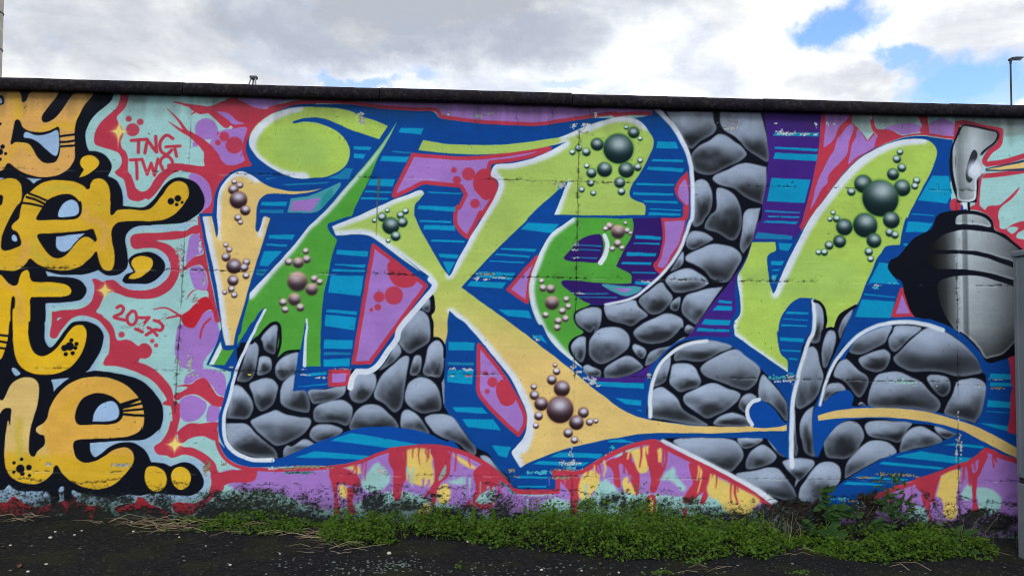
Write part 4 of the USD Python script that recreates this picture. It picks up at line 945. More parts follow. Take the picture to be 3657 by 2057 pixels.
def paint_mural(text):
    from scipy.ndimage import gaussian_filter, distance_transform_edt
    img = np.zeros((NR, NC, 3), np.float32)
    ids = np.zeros((NR, NC), np.int16)
    names, clips, clip, cur = ["panel"], {}, None, 0
    rng = np.random.default_rng(11)

    def view(r0, c0, a):
        R0, C0, R1, C1 = max(r0, 0), max(c0, 0), min(r0 + a.shape[0], NR), min(c0 + a.shape[1], NC)
        if R1 <= R0 or C1 <= C0:
            return None
        return (slice(R0, R1), slice(C0, C1)), a[R0 - r0:R1 - r0, C0 - c0:C1 - c0]

    def put(r0, c0, a, color, own=True):
        q = view(r0, c0, a)
        if q is None:
            return
        s, al = q
        if clip is not None:
            m = clips[clip][s]
            al = al * m
        if np.ndim(color) == 3:
            color = view(r0, c0, color)[1]
        img[s] += (np.asarray(color, np.float32) - img[s]) * al[..., None]
        if own and clip is None:
            ids[s][al > 0.5] = cur

    def soften(rings, soft):
        r0, c0, a = raster(rings, pad=int(3 + 2.5 * soft))
        return r0, c0, (gaussian_filter(a, soft) if soft > 0.45 else a)

    def stroke(p, w):
        return rings_of(LineString(p).buffer(w / 2, quad_segs=6))

    def taper(p, w0, w1):
        p = dense(p, False, 1.5)
        s = np.concatenate([[0], np.cumsum(np.linalg.norm(np.diff(p, axis=0), axis=1))])
        w = w0 + (w1 - w0) * s / s[-1]
        th = np.arange(12) * math.pi / 6
        ring = np.stack([np.cos(th), np.sin(th)], 1) / 2
        return rings_of(unary_union([MultiPoint(np.vstack([a + ring * wa, b + ring * wb])).convex_hull for a, b, wa, wb in zip(p[:-1], p[1:], w[:-1], w[1:])]))

    S = PXC / 3.22
    for line in text.splitlines():
        if not line or line[0] == "#":
            continue
        head, _, pts = line.partition("|")
        h = head.split()
        op = h[0]
        if op == "K":
            if h[1] not in names:
                names.append(h[1])
            cur = names.index(h[1])
            continue
        if op == "X":
            clip = None if h[1] == "-" else h[1]
            continue
        if op == "W":
            WOB[0] = float(h[1])
            continue
        p, cor = parse(pts)
        if op == "D":                                   # thin runs of paint down from a line
            q = grid_of(curve(p[:, :2], cor, False))
            for _ in range(int(h[2])):
                a = q[rng.integers(len(q))] + [rng.uniform(-8, 8), 0]
                n = rng.uniform(8, 34)
                w0 = rng.uniform(1.2, 4.2)
                put(*soften(taper(np.array([a, a + [rng.normal(0, 1.0), -n * 0.5], a + [rng.normal(0, 2.0), -n]]), w0, w0 * rng.uniform(0.4, 0.9)), 0.7), COL[h[1]])
            continue
        if op == "B":
            for x, y, r in p:
                g = grid_of(np.array([[x, y]]))[0]
                R = r * PXC
                kind = h[1]
                n = int(R * 1.7 + 4)
                c0, r0 = int(g[0]) - n, int(g[1]) - n
                cc, rr = np.meshgrid(np.arange(2 * n + 1) + c0 - g[0], np.arange(2 * n + 1) + r0 - g[1])
                d = np.hypot(cc, rr)
                edge = dict(red=0.9, lil=0.7, blk=0.5, glow=R * 0.5).get(kind, 0.75)
                al = np.clip((R - d) / (2 * edge) + 0.5, 0, 1)
                if kind in ("red", "lil", "blk", "glow"):
                    put(r0, c0, al * (0.92 if kind == "red" else 1), COL[dict(red="r", lil="l", blk="k", glow="w")[kind]])
                    continue
                hx, hy = rng.uniform(-0.12, 0.12), rng.uniform(0.28, 0.44)
                small = np.clip((9.0 - R) / 5.5, 0, 1)
                hl = np.exp(-(np.hypot((cc / R - hx) / (0.66 + 0.12 * small), (rr / R - hy) / (0.50 + 0.12 * small))) ** 2)[..., None] * (0.80 + 0.2 * small)
                hl = np.clip((1.35 + 0.4 * small) * hl, 0, 1)
                v = np.clip((rr / R + 0.55) / 1.3, 0, 1)[..., None] ** 1.8
                if kind == "brn":
                    halo, c = (150, 100, 70), (1 - v) * np.array([44, 26, 30]) + v * np.array([116, 78, 78])
                    c = c + (np.array([206, 200, 216]) + 26 * small - c) * hl * 0.97
                elif kind == "grn":
                    halo, c = (44, 120, 30), (1 - v) * np.array([10, 32, 34]) + v * np.array([40, 70, 64])
                    c = c + (np.array([196, 212, 212]) + 30 * small - c) * hl * (0.84 + 0.16 * small)
                else:
                    halo, c = (120, 150, 80), (1 - v) * np.array([52, 38, 44]) + v * np.array([216, 164, 148])
                    c = c + (np.array([240, 232, 238]) - c) * hl * (0.5 + 0.45 * small)
                put(r0, c0, np.clip(1.0 - (d - R) / (0.16 * R + 1.4), 0, 1) ** 2 * 0.55, halo, False)
                soft = 1.1 if kind != "pnk" else 1.1 + 0.13 * R
                al = np.clip((R - d) / (2 * soft) + 0.5, 0, 1)
                put(r0, c0, al * al * (3 - 2 * al), c)
            continue
        if op == "A":                                   # a sprayed star: centre, reach left, up, right, down
            x, y = p[0, :2]
            le, up, ri, dn = p[0, 2:6] * PXC
            g = grid_of(np.array([[x, y]]))[0]
            n = int(max(le, up, ri, dn) * 1.1 + 4)
            c0, r0 = int(g[0]) - n, int(g[1]) - n
            cc, rr = np.meshgrid(np.arange(2 * n + 1) + c0 - g[0], np.arange(2 * n + 1) + r0 - g[1])
            fx, fy = np.where(cc < 0, -cc / le, cc / ri), np.where(rr > 0, rr / up, -rr / dn)
            wd = 0.13 * (le + ri) / 2
            beam = np.maximum(np.clip(1.05 - fx, 0, 1) * np.exp(-(rr / (wd * (1.15 - np.clip(fx, 0, 1)))) ** 2), np.clip(1.05 - fy, 0, 1) * np.exp(-(cc / (wd * (1.25 - np.clip(fy, 0, 1)))) ** 2))
            put(r0, c0, np.clip(1.25 * beam + np.exp(-(np.hypot(cc, rr) / (0.42 * le)) ** 2), 0, 1), (246, 220, 122))
            continue
        q = p[:, :2]
        closed = op in "FPSVH"
        if op != "P":
            q = curve(q, cor, closed)
        q = wobble(dense(grid_of(q), closed))
        if op in "FPVH":
            soft = float(h[2] if op in "FP" else h[1] if op == "H" else 1) * S * 0.8
            r0, c0, a = soften([q], soft)
            if op == "H":                               # brushed silver shaded across the can
                xx = (np.arange(a.shape[1]) + c0) * GC + GX0
                xs = pixel_to_wall(np.array([[2857 + t / 3.22, 1100.0] for t in (1450, 1560, 1680, 1780, 1830, 1868, 1885, 1925, 1950, 2080, 2250, 2400, 2520)]))[:, 0]
                if abs(q[:, 1].mean() * GC + GZ0 - pixel_to_wall(np.array([[3500.0, 560.0]]))[0, 2]) < 0.25:
                    xs = pixel_to_wall(np.array([[2857 + t / 3.22, 560.0] for t in (1700, 1745, 1765, 1785, 1800, 1830, 1850, 1880, 1905, 1990, 2080, 2180, 2280)]))[:, 0]
                    ls = np.array([60, 140, 200, 196, 170, 150, 160, 178, 196, 222, 196, 170, 150.0])
                else:
                    ls = np.array([10, 26, 62, 130, 206, 214, 150, 130, 204, 190, 160, 120, 92.0])
                L = 0.9 * np.interp(xx, xs, ls)[None, :] * (0.86 + 0.2 * np.linspace(0, 1, a.shape[0])[:, None])
                if a.shape[0] > 100 / 2.5 * 2.0 and a.shape[1] > 120:
                    L = L * (0.45 + 0.55 * np.clip(np.linspace(0, 2.6, a.shape[0]), 0, 1)[:, None])
                dt = distance_transform_edt(a > 0.5)
                lowr = np.clip(1.2 - 2.4 * np.linspace(0, 1, a.shape[0]), 0, 1)[:, None]
                L = L + 70 * np.exp(-((dt - 2.2) / 1.3) ** 2) * lowr * (L > 40)
                col = np.stack([L * 0.95, L, L * 1.02], -1)
            elif op == "V":                             # the letter that fades from lime to sand
                zz = (np.arange(a.shape[0]) + r0) * GC + GZ0
                za, zb = pixel_to_wall(np.array([[1900.0, 1290.0], [1900, 1010]]))[:, 2]
                f = np.clip((zz - za) / (zb - za), 0, 1)[:, None, None]
                f2 = np.clip((zz - zb) / 0.55, 0, 1)[:, None, None]
                col = np.array(COL["s"]) * (1 - f) + np.array([186, 204, 100]) * f
                col = col + (np.array([166, 198, 98]) - col) * f2 * 0.7
                col = np.broadcast_to(col, a.shape + (3,))
            else:
                col = COL[h[1]]
            put(r0, c0, a, col)
            nm = [t[1:] for t in h if t[0] == "#"]
            if nm:
                m = np.zeros((NR, NC), np.float32)
                s = view(r0, c0, a)
                m[s[0]] = s[1]
                clips[nm[0]] = m
        elif op == "S":                                 # an airbrushed stone
            r0, c0, a = raster([q], 4)
            dt = distance_transform_edt(a > 0.5)
            z = np.nonzero(a.max(1) > 0.5)[0]
            x = np.nonzero(a.max(0) > 0.5)[0]
            hh, ww = max(np.ptp(z), 4), max(np.ptp(x), 4)
            v = (z.max() - np.arange(a.shape[0]))[:, None] / hh
            u = (np.arange(a.shape[1])[None, :] - x.min()) / ww
            bx, by, br = rng.uniform(0.5, 0.72), rng.uniform(0.66, 0.82), rng.uniform(0.3, 0.42)
            ug, vg = np.broadcast_arrays(u, v)
            n3 = np.stack([ug * 2.2 + r0, vg * 2.2 + c0, 0 * ug], -1)
            nz = meshkit.fbm(n3, 3, 8) - 0.5
            blob = np.exp(-(((u - bx + 0.35 * nz) / (br * 1.5)) ** 2 + ((v - by + 0.3 * nz) / br) ** 2))
            side = rng.uniform(-0.15, 0.35)
            t = np.clip((v + side * (u - 0.5) + 0.7 * nz - 0.32) / 0.62, 0, 1)
            t = t * t * (3 - 2 * t)
            inn = np.clip((dt - 0.3) / min(6.0, hh * 0.14 + 1.0), 0.0, 1)
            dk = np.clip(0.50 * t + 0.62 * blob + 0.14 * nz, 0, 1) * (0.55 + 0.45 * inn)
            hi = np.exp(-(((u - 0.42) / 0.42) ** 2 + ((v - 0.24) / 0.28) ** 2))
            L = rng.uniform(166, 178) - 130 * dk + 10 * nz + 20 * hi
            L = L + (112 - L) * 0.55 * np.exp(-((dt - 0.5) / 1.1) ** 2)
            put(r0, c0, gaussian_filter(a, 0.5), np.stack([L * 0.905, L * 0.98, L * 1.09], -1))
        elif op == "L":
            w, soft = float(h[2]) * S, float(h[3]) * S * 0.8
            put(*soften(stroke(q, w), soft), COL[h[1]])
        elif op == "T":
            w0, w1, soft = float(h[2]) * S, float(h[3]) * S, float(h[4]) * S * 0.8
            put(*soften(taper(q, w0, w1), soft), COL[h[1]])
    return img, ids, names

# ------------------------------------------------------------------ wall: face grid with paint, wear and relief
def S01(t):
    t = np.clip(t, 0, 1)
    return t * t * (3 - 2 * t)


SEAM_PX = [[(685, 388), (611, 1730)], [(2068, 522), (2040, 1913)], [(3414, 432), (3424, 1720)]]
SEAMS = [pixel_to_wall(np.array(s, float))[:, 0].mean() for s in SEAM_PX]
LINE_PX = [[(0, 599), (731, 621), (2021, 648), (2659, 664), (3478, 682)], [(310, 958), (1010, 974), (1959, 988), (3012, 1007), (3540, 1024)],
           [(186, 1316), (621, 1324), (1866, 1335), (2659, 1349), (3416, 1366)], [(384, 1686), (855, 1691), (1555, 1693), (2473, 1701), (3478, 1722)]]
LINES = []
for L in LINE_PX:
    w = pixel_to_wall(np.array(L, float))
    LINES.append(np.polyfit(w[:, 0], w[:, 2], 1))
PAINT_GAIN = np.array([0.875, 0.915, 0.985])

CHIPS = """M1 1900,250,60,35,g 1900,340,55,30,g 1900,290,22,30,g
M3 1250,610,90,14,w 1420,635,110,16,w 1230,545,40,10,w 1680,535,130,9,G 400,520,26,22,g 610,600,26,9,y
R1 1650,350,125,30,G 1660,410,120,34,g 2200,470,70,38,w 2330,475,80,26,w 2470,480,110,18,w 2170,355,30,14,w
S1 60,480,60,22,w 180,365,16,30,w 195,410,12,14,w 325,370,22,25,w 400,365,14,14,w 180,485,30,14,w
N1 2090,390,50,40,w 2230,370,70,30,w 2350,265,30,40,w 1960,1075,50,40,W 1920,1110,20,18,c 1860,1060,30,16,g 640,250,40,18,g 1000,270,60,30,G 1150,240,60,20,G
N2 1120,770,180,22,g 1250,810,120,14,w 1080,830,50,12,w 980,820,40,22,w 2120,430,38,30,w 2110,490,45,18,w 2120,580,70,12,w 2160,990,60,12,w
N3 690,535,60,18,w 860,545,80,14,w 880,620,60,8,r 700,620,60,8,w 1630,170,40,30,t 1680,210,40,18,w 2090,510,40,40,w 2130,570,80,20,w 2230,640,60,30,w 2300,680,40,20,w 2370,730,40,18,w
N4 1385,450,50,28,T 1420,520,50,12,T 1700,470,180,22,t 1950,530,190,22,T 2050,370,110,38,w 2060,420,120,24,t 2060,250,30,60,w 2530,190,50,40,c 1980,440,120,16,T
R4 280,195,40,38,c 210,270,30,14,w
R3 50,680,60,60,w 120,730,40,18,w 700,610,30,30,w 690,640,30,14,W 2180,640,150,30,t 2330,650,60,60,W 2250,680,140,14,w
R2 1365,870,26,24,w 1080,850,60,9,w 2140,820,22,40,t 680,860,70,12,w 620,850,20,10,w
S2 880,900,90,14,w 850,930,60,30,t 1080,870,80,12,t 1800,600,16,60,w 1830,450,12,90,g 1820,900,14,120,w
S3 1830,60,14,80,w 1820,1100,12,70,w 1820,1380,40,80,W 2300,660,130,10,g 2300,760,130,14,T 1200,690,200,22,m 1160,660,40,30,m 1300,725,60,10,w 2060,730,60,14,w 1580,735,20,10,w
S4 1800,230,18,150,W 1850,200,16,150,W 980,490,130,26,T 1220,500,120,24,T 750,530,130,14,T 1340,520,60,14,T 480,780,130,26,t 600,800,100,18,T 560,910,60,30,c
L3 1620,200,60,50,m 1900,120,40,60,m 2180,640,30,150,g 2050,620,40,70,g 2200,770,80,24,g 1450,230,60,20,m
L2 2090,700,40,130,w 2050,640,50,60,g 2300,560,20,90,w 2350,950,20,70,g 2240,1200,60,60,g 2200,300,60,30,w 2090,850,30,20,w
M4 1300,410,330,18,T 1050,430,180,12,T 320,380,50,30,T 1180,475,180,18,q 120,430,40,80,T 2130,450,60,60,W 880,425,90,18,w
L4 1130,420,90,22,g 460,410,40,18,g 1930,420,40,50,T"""
CHIP_COL = dict(g=(158, 160, 156), G=(128, 132, 140), w=(178, 184, 190), W=(176, 178, 176), y=(206, 186, 60), c=(30, 170, 200), r=(200, 96, 96), t=(70, 168, 190), T=(140, 128, 104), m=(150, 186, 176), q=(30, 138, 112))
# dark growth on the foot of the wall: frame, x, y, rx, ry, strength
BLOTS = """L4 100,920,300,50,.75 700,850,110,110,.6 400,760,50,90,.6 500,690,140,40,.5 520,800,50,110,.75 1000,740,260,70,.7 960,860,90,70,.6 1500,740,130,60,.55 1350,900,400,50,.5 2000,860,200,90,.7 900,930,900,40,.6 300,850,90,40,.4
M4 350,880,330,150,.85 700,760,330,150,.8 900,900,420,110,.7 1200,1000,320,90,.6 1360,820,160,60,.5 2020,790,140,110,.95 2200,880,140,120,.75 1820,680,90,60,.6 1250,760,130,60,.35 2280,780,70,50,.6
N4 160,850,220,110,.75 620,980,260,120,.85 850,900,200,80,.6 1120,760,110,70,.5 1250,900,110,120,.75 1350,1050,200,80,.8 2240,800,120,70,.6 2500,790,90,80,.9 1800,1050,240,60,.5 400,760,110,60,.5
R4 260,790,70,60,1. 380,800,60,160,.7 560,830,150,90,.7 900,860,140,70,.6 1200,830,130,70,.7 1050,1000,240,60,.5 1350,1000,260,120,.6 1600,980,160,110,.75 1850,1010,160,100,.8 2150,900,260,110,1. 2450,930,260,160,1. 2050,850,110,60,.8
S4 60,900,240,90,1. 250,1000,260,140,.9 700,900,180,160,.7 900,820,240,130,.45 1300,1000,190,120,.5 1440,730,60,40,.9 1310,790,50,40,.8 2020,980,170,90,1. 1800,1040,220,60,.8 2300,1050,260,100,.9 2420,800,90,50,.5 1100,1080,400,70,.7 1500,1140,500,70,.8 1560,830,50,120,.4"""


def weather(img, X, Z):
    """wear of the paint; returns colour (sRGB 0-255) and how deep the surface has flaked (metres)"""
    shp = X.shape
    P = np.stack([X, Z, np.zeros(shp)], -1)
    H = Z - ground_z(X)
    depth = np.zeros(shp)
    n_mid = meshkit.fbm(P * [7, 9, 1], 4, 21)
    n_fine = meshkit.fbm(P * [44, 52, 1], 3, 22)
    n_vf = meshkit.noise(P * [110, 120, 1], 23)
    warp = np.stack([meshkit.noise(P * [14, 14, 1], 31) - 0.5, meshkit.noise(P * [14, 14, 1], 32) - 0.5], -1)

    def blend(c, a):
        img[...] += (np.asarray(c, np.float32) - img) * a[..., None]

    # soft variation of the coats, brush and board grain
    grain = meshkit.noise(P * [2.2, 95, 1], 24) - 0.5
    streak = meshkit.noise(P * [9, 60, 1], 26) - 0.5
    big = meshkit.fbm(P * [1.4, 2.0, 1], 4, 25) - 0.5
    rng = np.random.default_rng(5)
    img *= (1 + 0.022 * grain + 0.02 * streak + 0.11 * (n_mid - 0.5) + 0.10 * big + 0.022 * rng.standard_normal(shp))[..., None]
    # light grime running down from under the coping
    run = meshkit.fbm(P * [16, 0.9, 1], 3, 41)
    g = np.clip((Z - 3.16 - 0.16 * (run - 0.5)) / 0.22, 0, 1)
    blend((54, 50, 48), 0.55 * g * np.clip(0.35 + n_mid, 0, 1))
    # paint lifted in patches
    for line in CHIPS.splitlines():
        fr, *items = line.split()
        ox, oy, s = FR[fr]
        for it in items:
            x, y, rx, ry, c = it.split(",")
            g0 = grid_of(np.array([[ox + float(x) / s, oy + float(y) / s]]))[0]
            rx, ry = float(rx) / s * PXC, float(ry) / s * PXC
            n = int(max(rx, ry) * 1.4 + 4)
            a, b = int(g0[1]), int(g0[0])
            sl = (slice(max(a - n, 0), max(min(a + n, shp[0]), 0)), slice(max(b - n, 0), max(min(b + n, shp[1]), 0)))
            rr, cc = np.mgrid[sl]
            d = np.hypot((cc - g0[0]) / rx, (rr - g0[1]) / ry)
            t = 1.0 - d + 1.5 * (n_fine[sl] - 0.5) + 1.0 * (n_vf[sl] - 0.5)
            al = np.clip((t - 0.30) / 0.14, 0, 1)
            edge = np.clip(1 - np.abs(t - 0.24) / 0.08, 0, 1) * 0.45
            col = np.array(CHIP_COL[c]) * (0.86 + 0.3 * n_vf[sl])[..., None]
            img[sl] += (np.array([40, 40, 44]) - img[sl]) * edge[..., None]
            img[sl] += (col - img[sl]) * al[..., None]
            depth[sl] += 0.0025 * al
    # cast joints between the lifts of concrete and between the panels
    for k, pf in enumerate(LINES):
        zc = np.polyval(pf, X) + 0.018 * (meshkit.fbm(P * [5, 0, 0], 3, 50 + k) - 0.5) + 0.010 * (meshkit.fbm(P * [40, 0, 0], 2, 55 + k) - 0.5)
        d = Z - zc
        on = meshkit.fbm(P * [3.1, 0.0, 0], 4, 60 + k)
        amp = (0.7, 0.85, 0.65, 0.5)[k]
        crack = np.exp(-(d / 0.0034) ** 2) * S01((on - 0.44) / 0.14) * np.clip(2.4 * n_fine - 0.45, 0.1, 1.1) * amp
        loose = np.exp(-(np.abs(d - 0.012 * (n_fine - 0.4)) / 0.016) ** 1.5) * S01((n_fine - 0.56) / 0.08) * S01((on - 0.40) / 0.2) * amp
        blend((26, 30, 30), np.clip(0.66 * crack + 0.5 * loose, 0, 1))
        lip = np.exp(-((d + 0.010) / 0.005) ** 2) * S01((n_mid - 0.5) / 0.2) * 0.35
        blend((206, 204, 196), lip)
        depth += 0.006 * crack + 0.002 * loose - 0.002 * lip
    for k, sp in enumerate(SEAM_PX):
        w = pixel_to_wall(np.array(sp, float))
        xc = np.interp(Z, w[::-1, 2], w[::-1, 0]) + 0.012 * (meshkit.fbm(P * [0, 6, 0], 3, 70 + k) - 0.5)
        d = X - xc
        on = meshkit.fbm(P * [0, 4, 0], 4, 80 + k)
        crack = np.exp(-(d / 0.0034) ** 2) * S01((on - 0.30) / 0.2)
        loose = np.exp(-(d / 0.018) ** 2) * S01((n_fine - 0.57) / 0.08) * S01((on - 0.42) / 0.15)
        blend((34, 38, 34), np.clip(0.65 * crack + 0.5 * loose, 0, 1))
        depth += 0.005 * crack + 0.002 * loose
    # pin holes and drips
    pin = S01((meshkit.noise(P * [60, 60, 1], 91) - 0.93) / 0.04) * S01((n_mid - 0.42) / 0.2)
    blend((40, 42, 50), 0.5 * pin)
    # hairline cracks under the coping
    hc = np.abs(meshkit.fbm(P * [7, 9, 1], 3, 95) - 0.5)
    hx = pixel_to_wall(np.array([[1560.0, 380], [2110, 380]]))[:, 0]
    top = S01((Z - 3.10) / 0.12) * (X > hx[0]) * (X < hx[1]) * S01((0.013 - hc) / 0.008) * S01((meshkit.noise(P * [1.6, 0, 0], 96) - 0.35) / 0.1)
    blend((70, 50, 84), 0.7 * top)
    # the weathered foot
    blot = np.zeros(shp)
    for line in BLOTS.splitlines():
        fr, *items = line.split()
        ox, oy, s = FR[fr]
        for it in items:
            x, y, rx, ry, a = map(float, it.split(","))
            w = pixel_to_wall(np.array([[ox + x / s, oy + y / s]]))[0]
            m = WALL_D / FPX / s
            d = np.hypot((X - w[0] + 0.10 * warp[..., 0]) / (rx * m * 1.15), (Z - w[2] + 0.10 * warp[..., 1]) / (ry * m * 1.15))
            blot = np.maximum(blot, a * S01((1.15 - d) / 0.75))
    line_h = 0.335 + 0.12 * (meshkit.fbm(P * [2.2, 0, 0], 3, 101) - 0.5)
    foot = S01((line_h - H) / 0.10)
    low = S01((0.20 - H) / 0.20)
    rim = np.exp(-((H - line_h + 0.02 + 0.05 * (n_fine - 0.5)) / 0.006) ** 2) * S01((n_mid - 0.46) / 0.1)
    fl = 0.62 * n_fine + 0.38 * n_vf
    need = 0.74 - 0.12 * foot - 0.17 * low - 0.34 * blot
    need = np.where(foot + blot < 0.02, 2.0, need)
    bare = S01((fl - need + 0.04) / 0.24) * np.clip(foot + blot, 0, 1)
    crumb = S01((0.016 - np.abs(0.6 * n_mid + 0.4 * n_fine - 0.5)) / 0.012) * foot * S01((0.30 - np.abs(H - 0.28)) / 0.1)
    moss = meshkit.fbm(P * [6, 6, 1], 3, 110)
    dark = np.array([34, 37, 37])[None, None] * (0.75 + 0.55 * n_vf)[..., None] + np.array([6, 12, -6]) * S01((moss - 0.5) / 0.15)[..., None]
    img += (dark - img) * np.clip(0.92 * bare, 0, 1)[..., None]
    blend((28, 30, 30), np.clip(0.9 * crumb + 0.8 * rim, 0, 1) * 0.85)
    blend((30, 33, 31), np.clip(0.42 * blot + 0.30 * foot * S01((0.30 - H) / 0.22) + 0.25 * low, 0, 0.8))
    depth += 0.005 * bare + 0.005 * crumb + foot * 0.010 * (n_mid - 0.5) + foot * 0.005 * (n_fine - 0.5)
    return np.clip(img, 2, 250), depth


def build_wall():
    img, ids, names = paint_mural(MURAL)
    zs = GZ0 + GC * np.arange(NR)
    xs = GX0 + GC * np.arange(NC)
    X, Z = np.meshgrid(xs, zs)
    img, depth = weather(img.astype(np.float64), X, Z)
    P = np.stack([X, Z, np.zeros(X.shape)], -1)
    Y = WALL_D + depth + 0.006 * (meshkit.fbm(P * [1.1, 1.3, 1], 3, 7) - 0.5) + 0.0004 * (meshkit.noise(P * [3, 70, 1], 6) - 0.5)
    V = np.stack([X, Y, Z], -1)
    du, dv = np.gradient(V, axis=1), np.gradient(V, axis=0)
    N = np.cross(du, dv)
    N /= np.linalg.norm(N, axis=-1, keepdims=True)
    N = np.where(N[..., 1:2] > 0, -N, N)
    C = np.clip(lin(img) * PAINT_GAIN, 0.002, 0.86)
    r, c = np.mgrid[0:NR - 1, 0:NC - 1]
    a = (r * NC + c).ravel()
    owner = ids[:-1, :-1].ravel().copy()
    pan = np.digitize(xs[:-1], SEAMS)[None, :].repeat(NR - 1, 0).ravel()
    star = np.digitize(zs[:-1], [0.9, 2.0])[:, None].repeat(NC - 1, 1).ravel()
    quads = np.stack([a, a + 1, a + NC + 1, a + NC], 1)
    V, N, C = V.reshape(-1, 3), N.reshape(-1, 3), C.reshape(-1, 3)
    m_paint = mat("spray_paint_on_concrete", {
        "at": ("attribute", {"attribute": "paint"}), "g": ("geometry", {}),
        "mp": ("mapping", {"scale": (1.0, 1.0, 7.0)}), "n1": ("noise_texture", {"scale": 30.0, "detail": 6.0, "roughness": 0.62}),
        "n2": ("noise_texture", {"scale": 220.0, "detail": 4.0, "roughness": 0.6}), "n3": ("noise_texture", {"scale": 420.0, "detail": 2.0}),
        "ad": ("math", {"math_type": "add"}), "b": ("bump", {"strength": 0.16, "distance": 0.004}),
        "r": ("map_range", {"from_min": 0.35, "from_max": 0.65, "to_min": 0.93, "to_max": 1.07}),
        "sc": ("vector_math", {"math_type": "scale"}), "p": ("principled_bsdf", {"roughness": 0.8, "specular_ior_level": 0.10})},
        [("g.position", "mp.vector"), ("mp.vector", "n1.vector"), ("g.position", "n2.vector"), ("g.position", "n3.vector"), ("n1.fac", "ad.value1"), ("n2.fac", "ad.value2"),
         ("ad.value", "b.height"), ("b.normal", "p.normal"), ("n3.fac", "r.value"), ("at.color", "sc.vector1"), ("r.result", "sc.scale"), ("sc.vector", "p.base_color")])
    wall = thing("mural_wall", "long concrete wall covered in a spray-painted mural under a dark coping", "wall", (0, WALL_D, 0))

    def piece(name, sel, parent, label=None):
        q = quads[sel]
        if len(q) == 0:
            return None
        u, inv = np.unique(q, return_inverse=True)
        q = inv.reshape(-1, 4)
        path = numbered(str(parent.GetPath()) + "/" + name)
        m = UsdGeom.Mesh.Define(stage, path)
        m.CreatePointsAttr(Vt.Vec3fArray.FromNumpy((V[u] - [0, WALL_D, 0]).astype(np.float32)))
        m.CreateFaceVertexCountsAttr(Vt.IntArray.FromNumpy(np.full(len(q), 4, np.int32)))
        m.CreateFaceVertexIndicesAttr(Vt.IntArray.FromNumpy(q.astype(np.int32).ravel()))
        m.CreateSubdivisionSchemeAttr("none")
        m.CreateNormalsAttr(Vt.Vec3fArray.FromNumpy(N[u].astype(np.float32)))
        m.SetNormalsInterpolation("vertex")
        UsdGeom.PrimvarsAPI(m).CreatePrimvar("paint", Sdf.ValueTypeNames.Color3fArray, "vertex").Set(Vt.Vec3fArray.FromNumpy(C[u].astype(np.float32)))
        UsdShade.MaterialBindingAPI.Apply(m.GetPrim()).Bind(m_paint)
        if label:
            m.GetPrim().SetCustomDataByKey("label", label)
        return m.GetPrim()

    ix = {n: i for i, n in enumerate(names)}
    own = lambda *ns: np.isin(owner, [ix[n] for n in ns])
    for k in range(4):
        piece("wall_panel", own("panel") & (pan == k), wall, ("panel with red and lilac curls on mint at the left end", "panel with drips along its foot under the first letters", "panel with red and lilac flames along its top and foot", "panel end beside the cabinet")[k])
    piece("painted_drop_shadow", own("shade"), wall, "black outline behind the yellow words")
    for k, lb in enumerate(("orange-yellow word at the top left ending in a comma", "yellow word below it with a long flicked tail and a comma", "yellow word with a tall crossed letter", "bottom yellow word ending in two dots")):
        p = piece("painted_word", own(f"word{k + 1}"), wall, lb)
        piece("painted_paw_print", own(f"paw{k + 1}"), p, "small black paw print")
    piece("painted_signature", own("signature"), wall, "red capital letters TNG TWO")
    piece("painted_signature", own("signature2"), wall, "red date below the signature")
    for k in range(3):
        piece("painted_star", own("star") & (star == k), wall)
    piece("painted_letter_depth", own("depth"), wall, "blue and violet block sides of the letters with cyan stripes")
    for lb, fs, paws, st in (("green and sand letter i with a lime dot", ("letter_i", "letter_dot"), "paw_i", ()), ("lime and sand letter k", ("letter_k",), "paw_k", ("stone2",)),
                             ("green letter e", ("letter_e",), "paw_e", ("stone1",)), ("lime letter n", ("letter_n",), "paw_n", ("stone3", "stone4", "stone5"))):
        p = piece("painted_letter", own(*fs), wall, lb)
        piece("painted_bubble_paw", own(paws), p, "paw prints made of shiny bubbles")
        if st:
            piece("painted_stonework", own(*st), p, "grey rounded stones with black joints")
    piece("painted_spray_can", own("can"), wall, "silver spray can with its nozzle spraying to the right")
    # the wall goes on past the picture on both sides, and has a back
    conc = mat("bare_concrete", {"g": ("geometry", {}), "n": ("noise_texture", {"scale": 6.0, "detail": 8.0, "roughness": 0.65}), "r": ("rgb_ramp", {"ramp": [(0.3, (0.10, 0.10, 0.095)), (0.7, (0.26, 0.255, 0.24))]}),
                                 "b": ("bump", {"strength": 0.4, "distance": 0.01}), "p": ("principled_bsdf", {"roughness": 0.85})},
               [("g.position", "n.vector"), ("n.fac", "r.fac"), ("r.color", "p.base_color"), ("n.fac", "b.height"), ("b.normal", "p.normal")])
    more = mat("old_wall_paint", {"g": ("geometry", {}), "n": ("noise_texture", {"scale": 1.3, "detail": 3.0, "roughness": 0.45, "distortion": 0.6}), "f": ("noise_texture", {"scale": 24.0, "detail": 6.0, "roughness": 0.65}),
                                  "r": ("rgb_ramp", {"interpolate": False, "ramp": [(0.0, (0.36, 0.19, 0.56)), (0.40, (0.49, 0.04, 0.07)), (0.46, (0.36, 0.62, 0.60)), (0.56, (0.03, 0.07, 0.29)), (0.62, (0.62, 0.42, 0.05))]}),
                                  "b": ("bump", {"strength": 0.3, "distance": 0.006}), "p": ("principled_bsdf", {"roughness": 0.65, "specular_ior_level": 0.3})},
               [("g.position", "n.vector"), ("g.position", "f.vector"), ("n.fac", "r.fac"), ("r.color", "p.base_color"), ("f.fac", "b.height"), ("b.normal", "p.normal")])
    obj("wall_core", box(GX0, GX1, 0.045, 0.24, -0.5, 3.40), conc, wall, smooth=False)
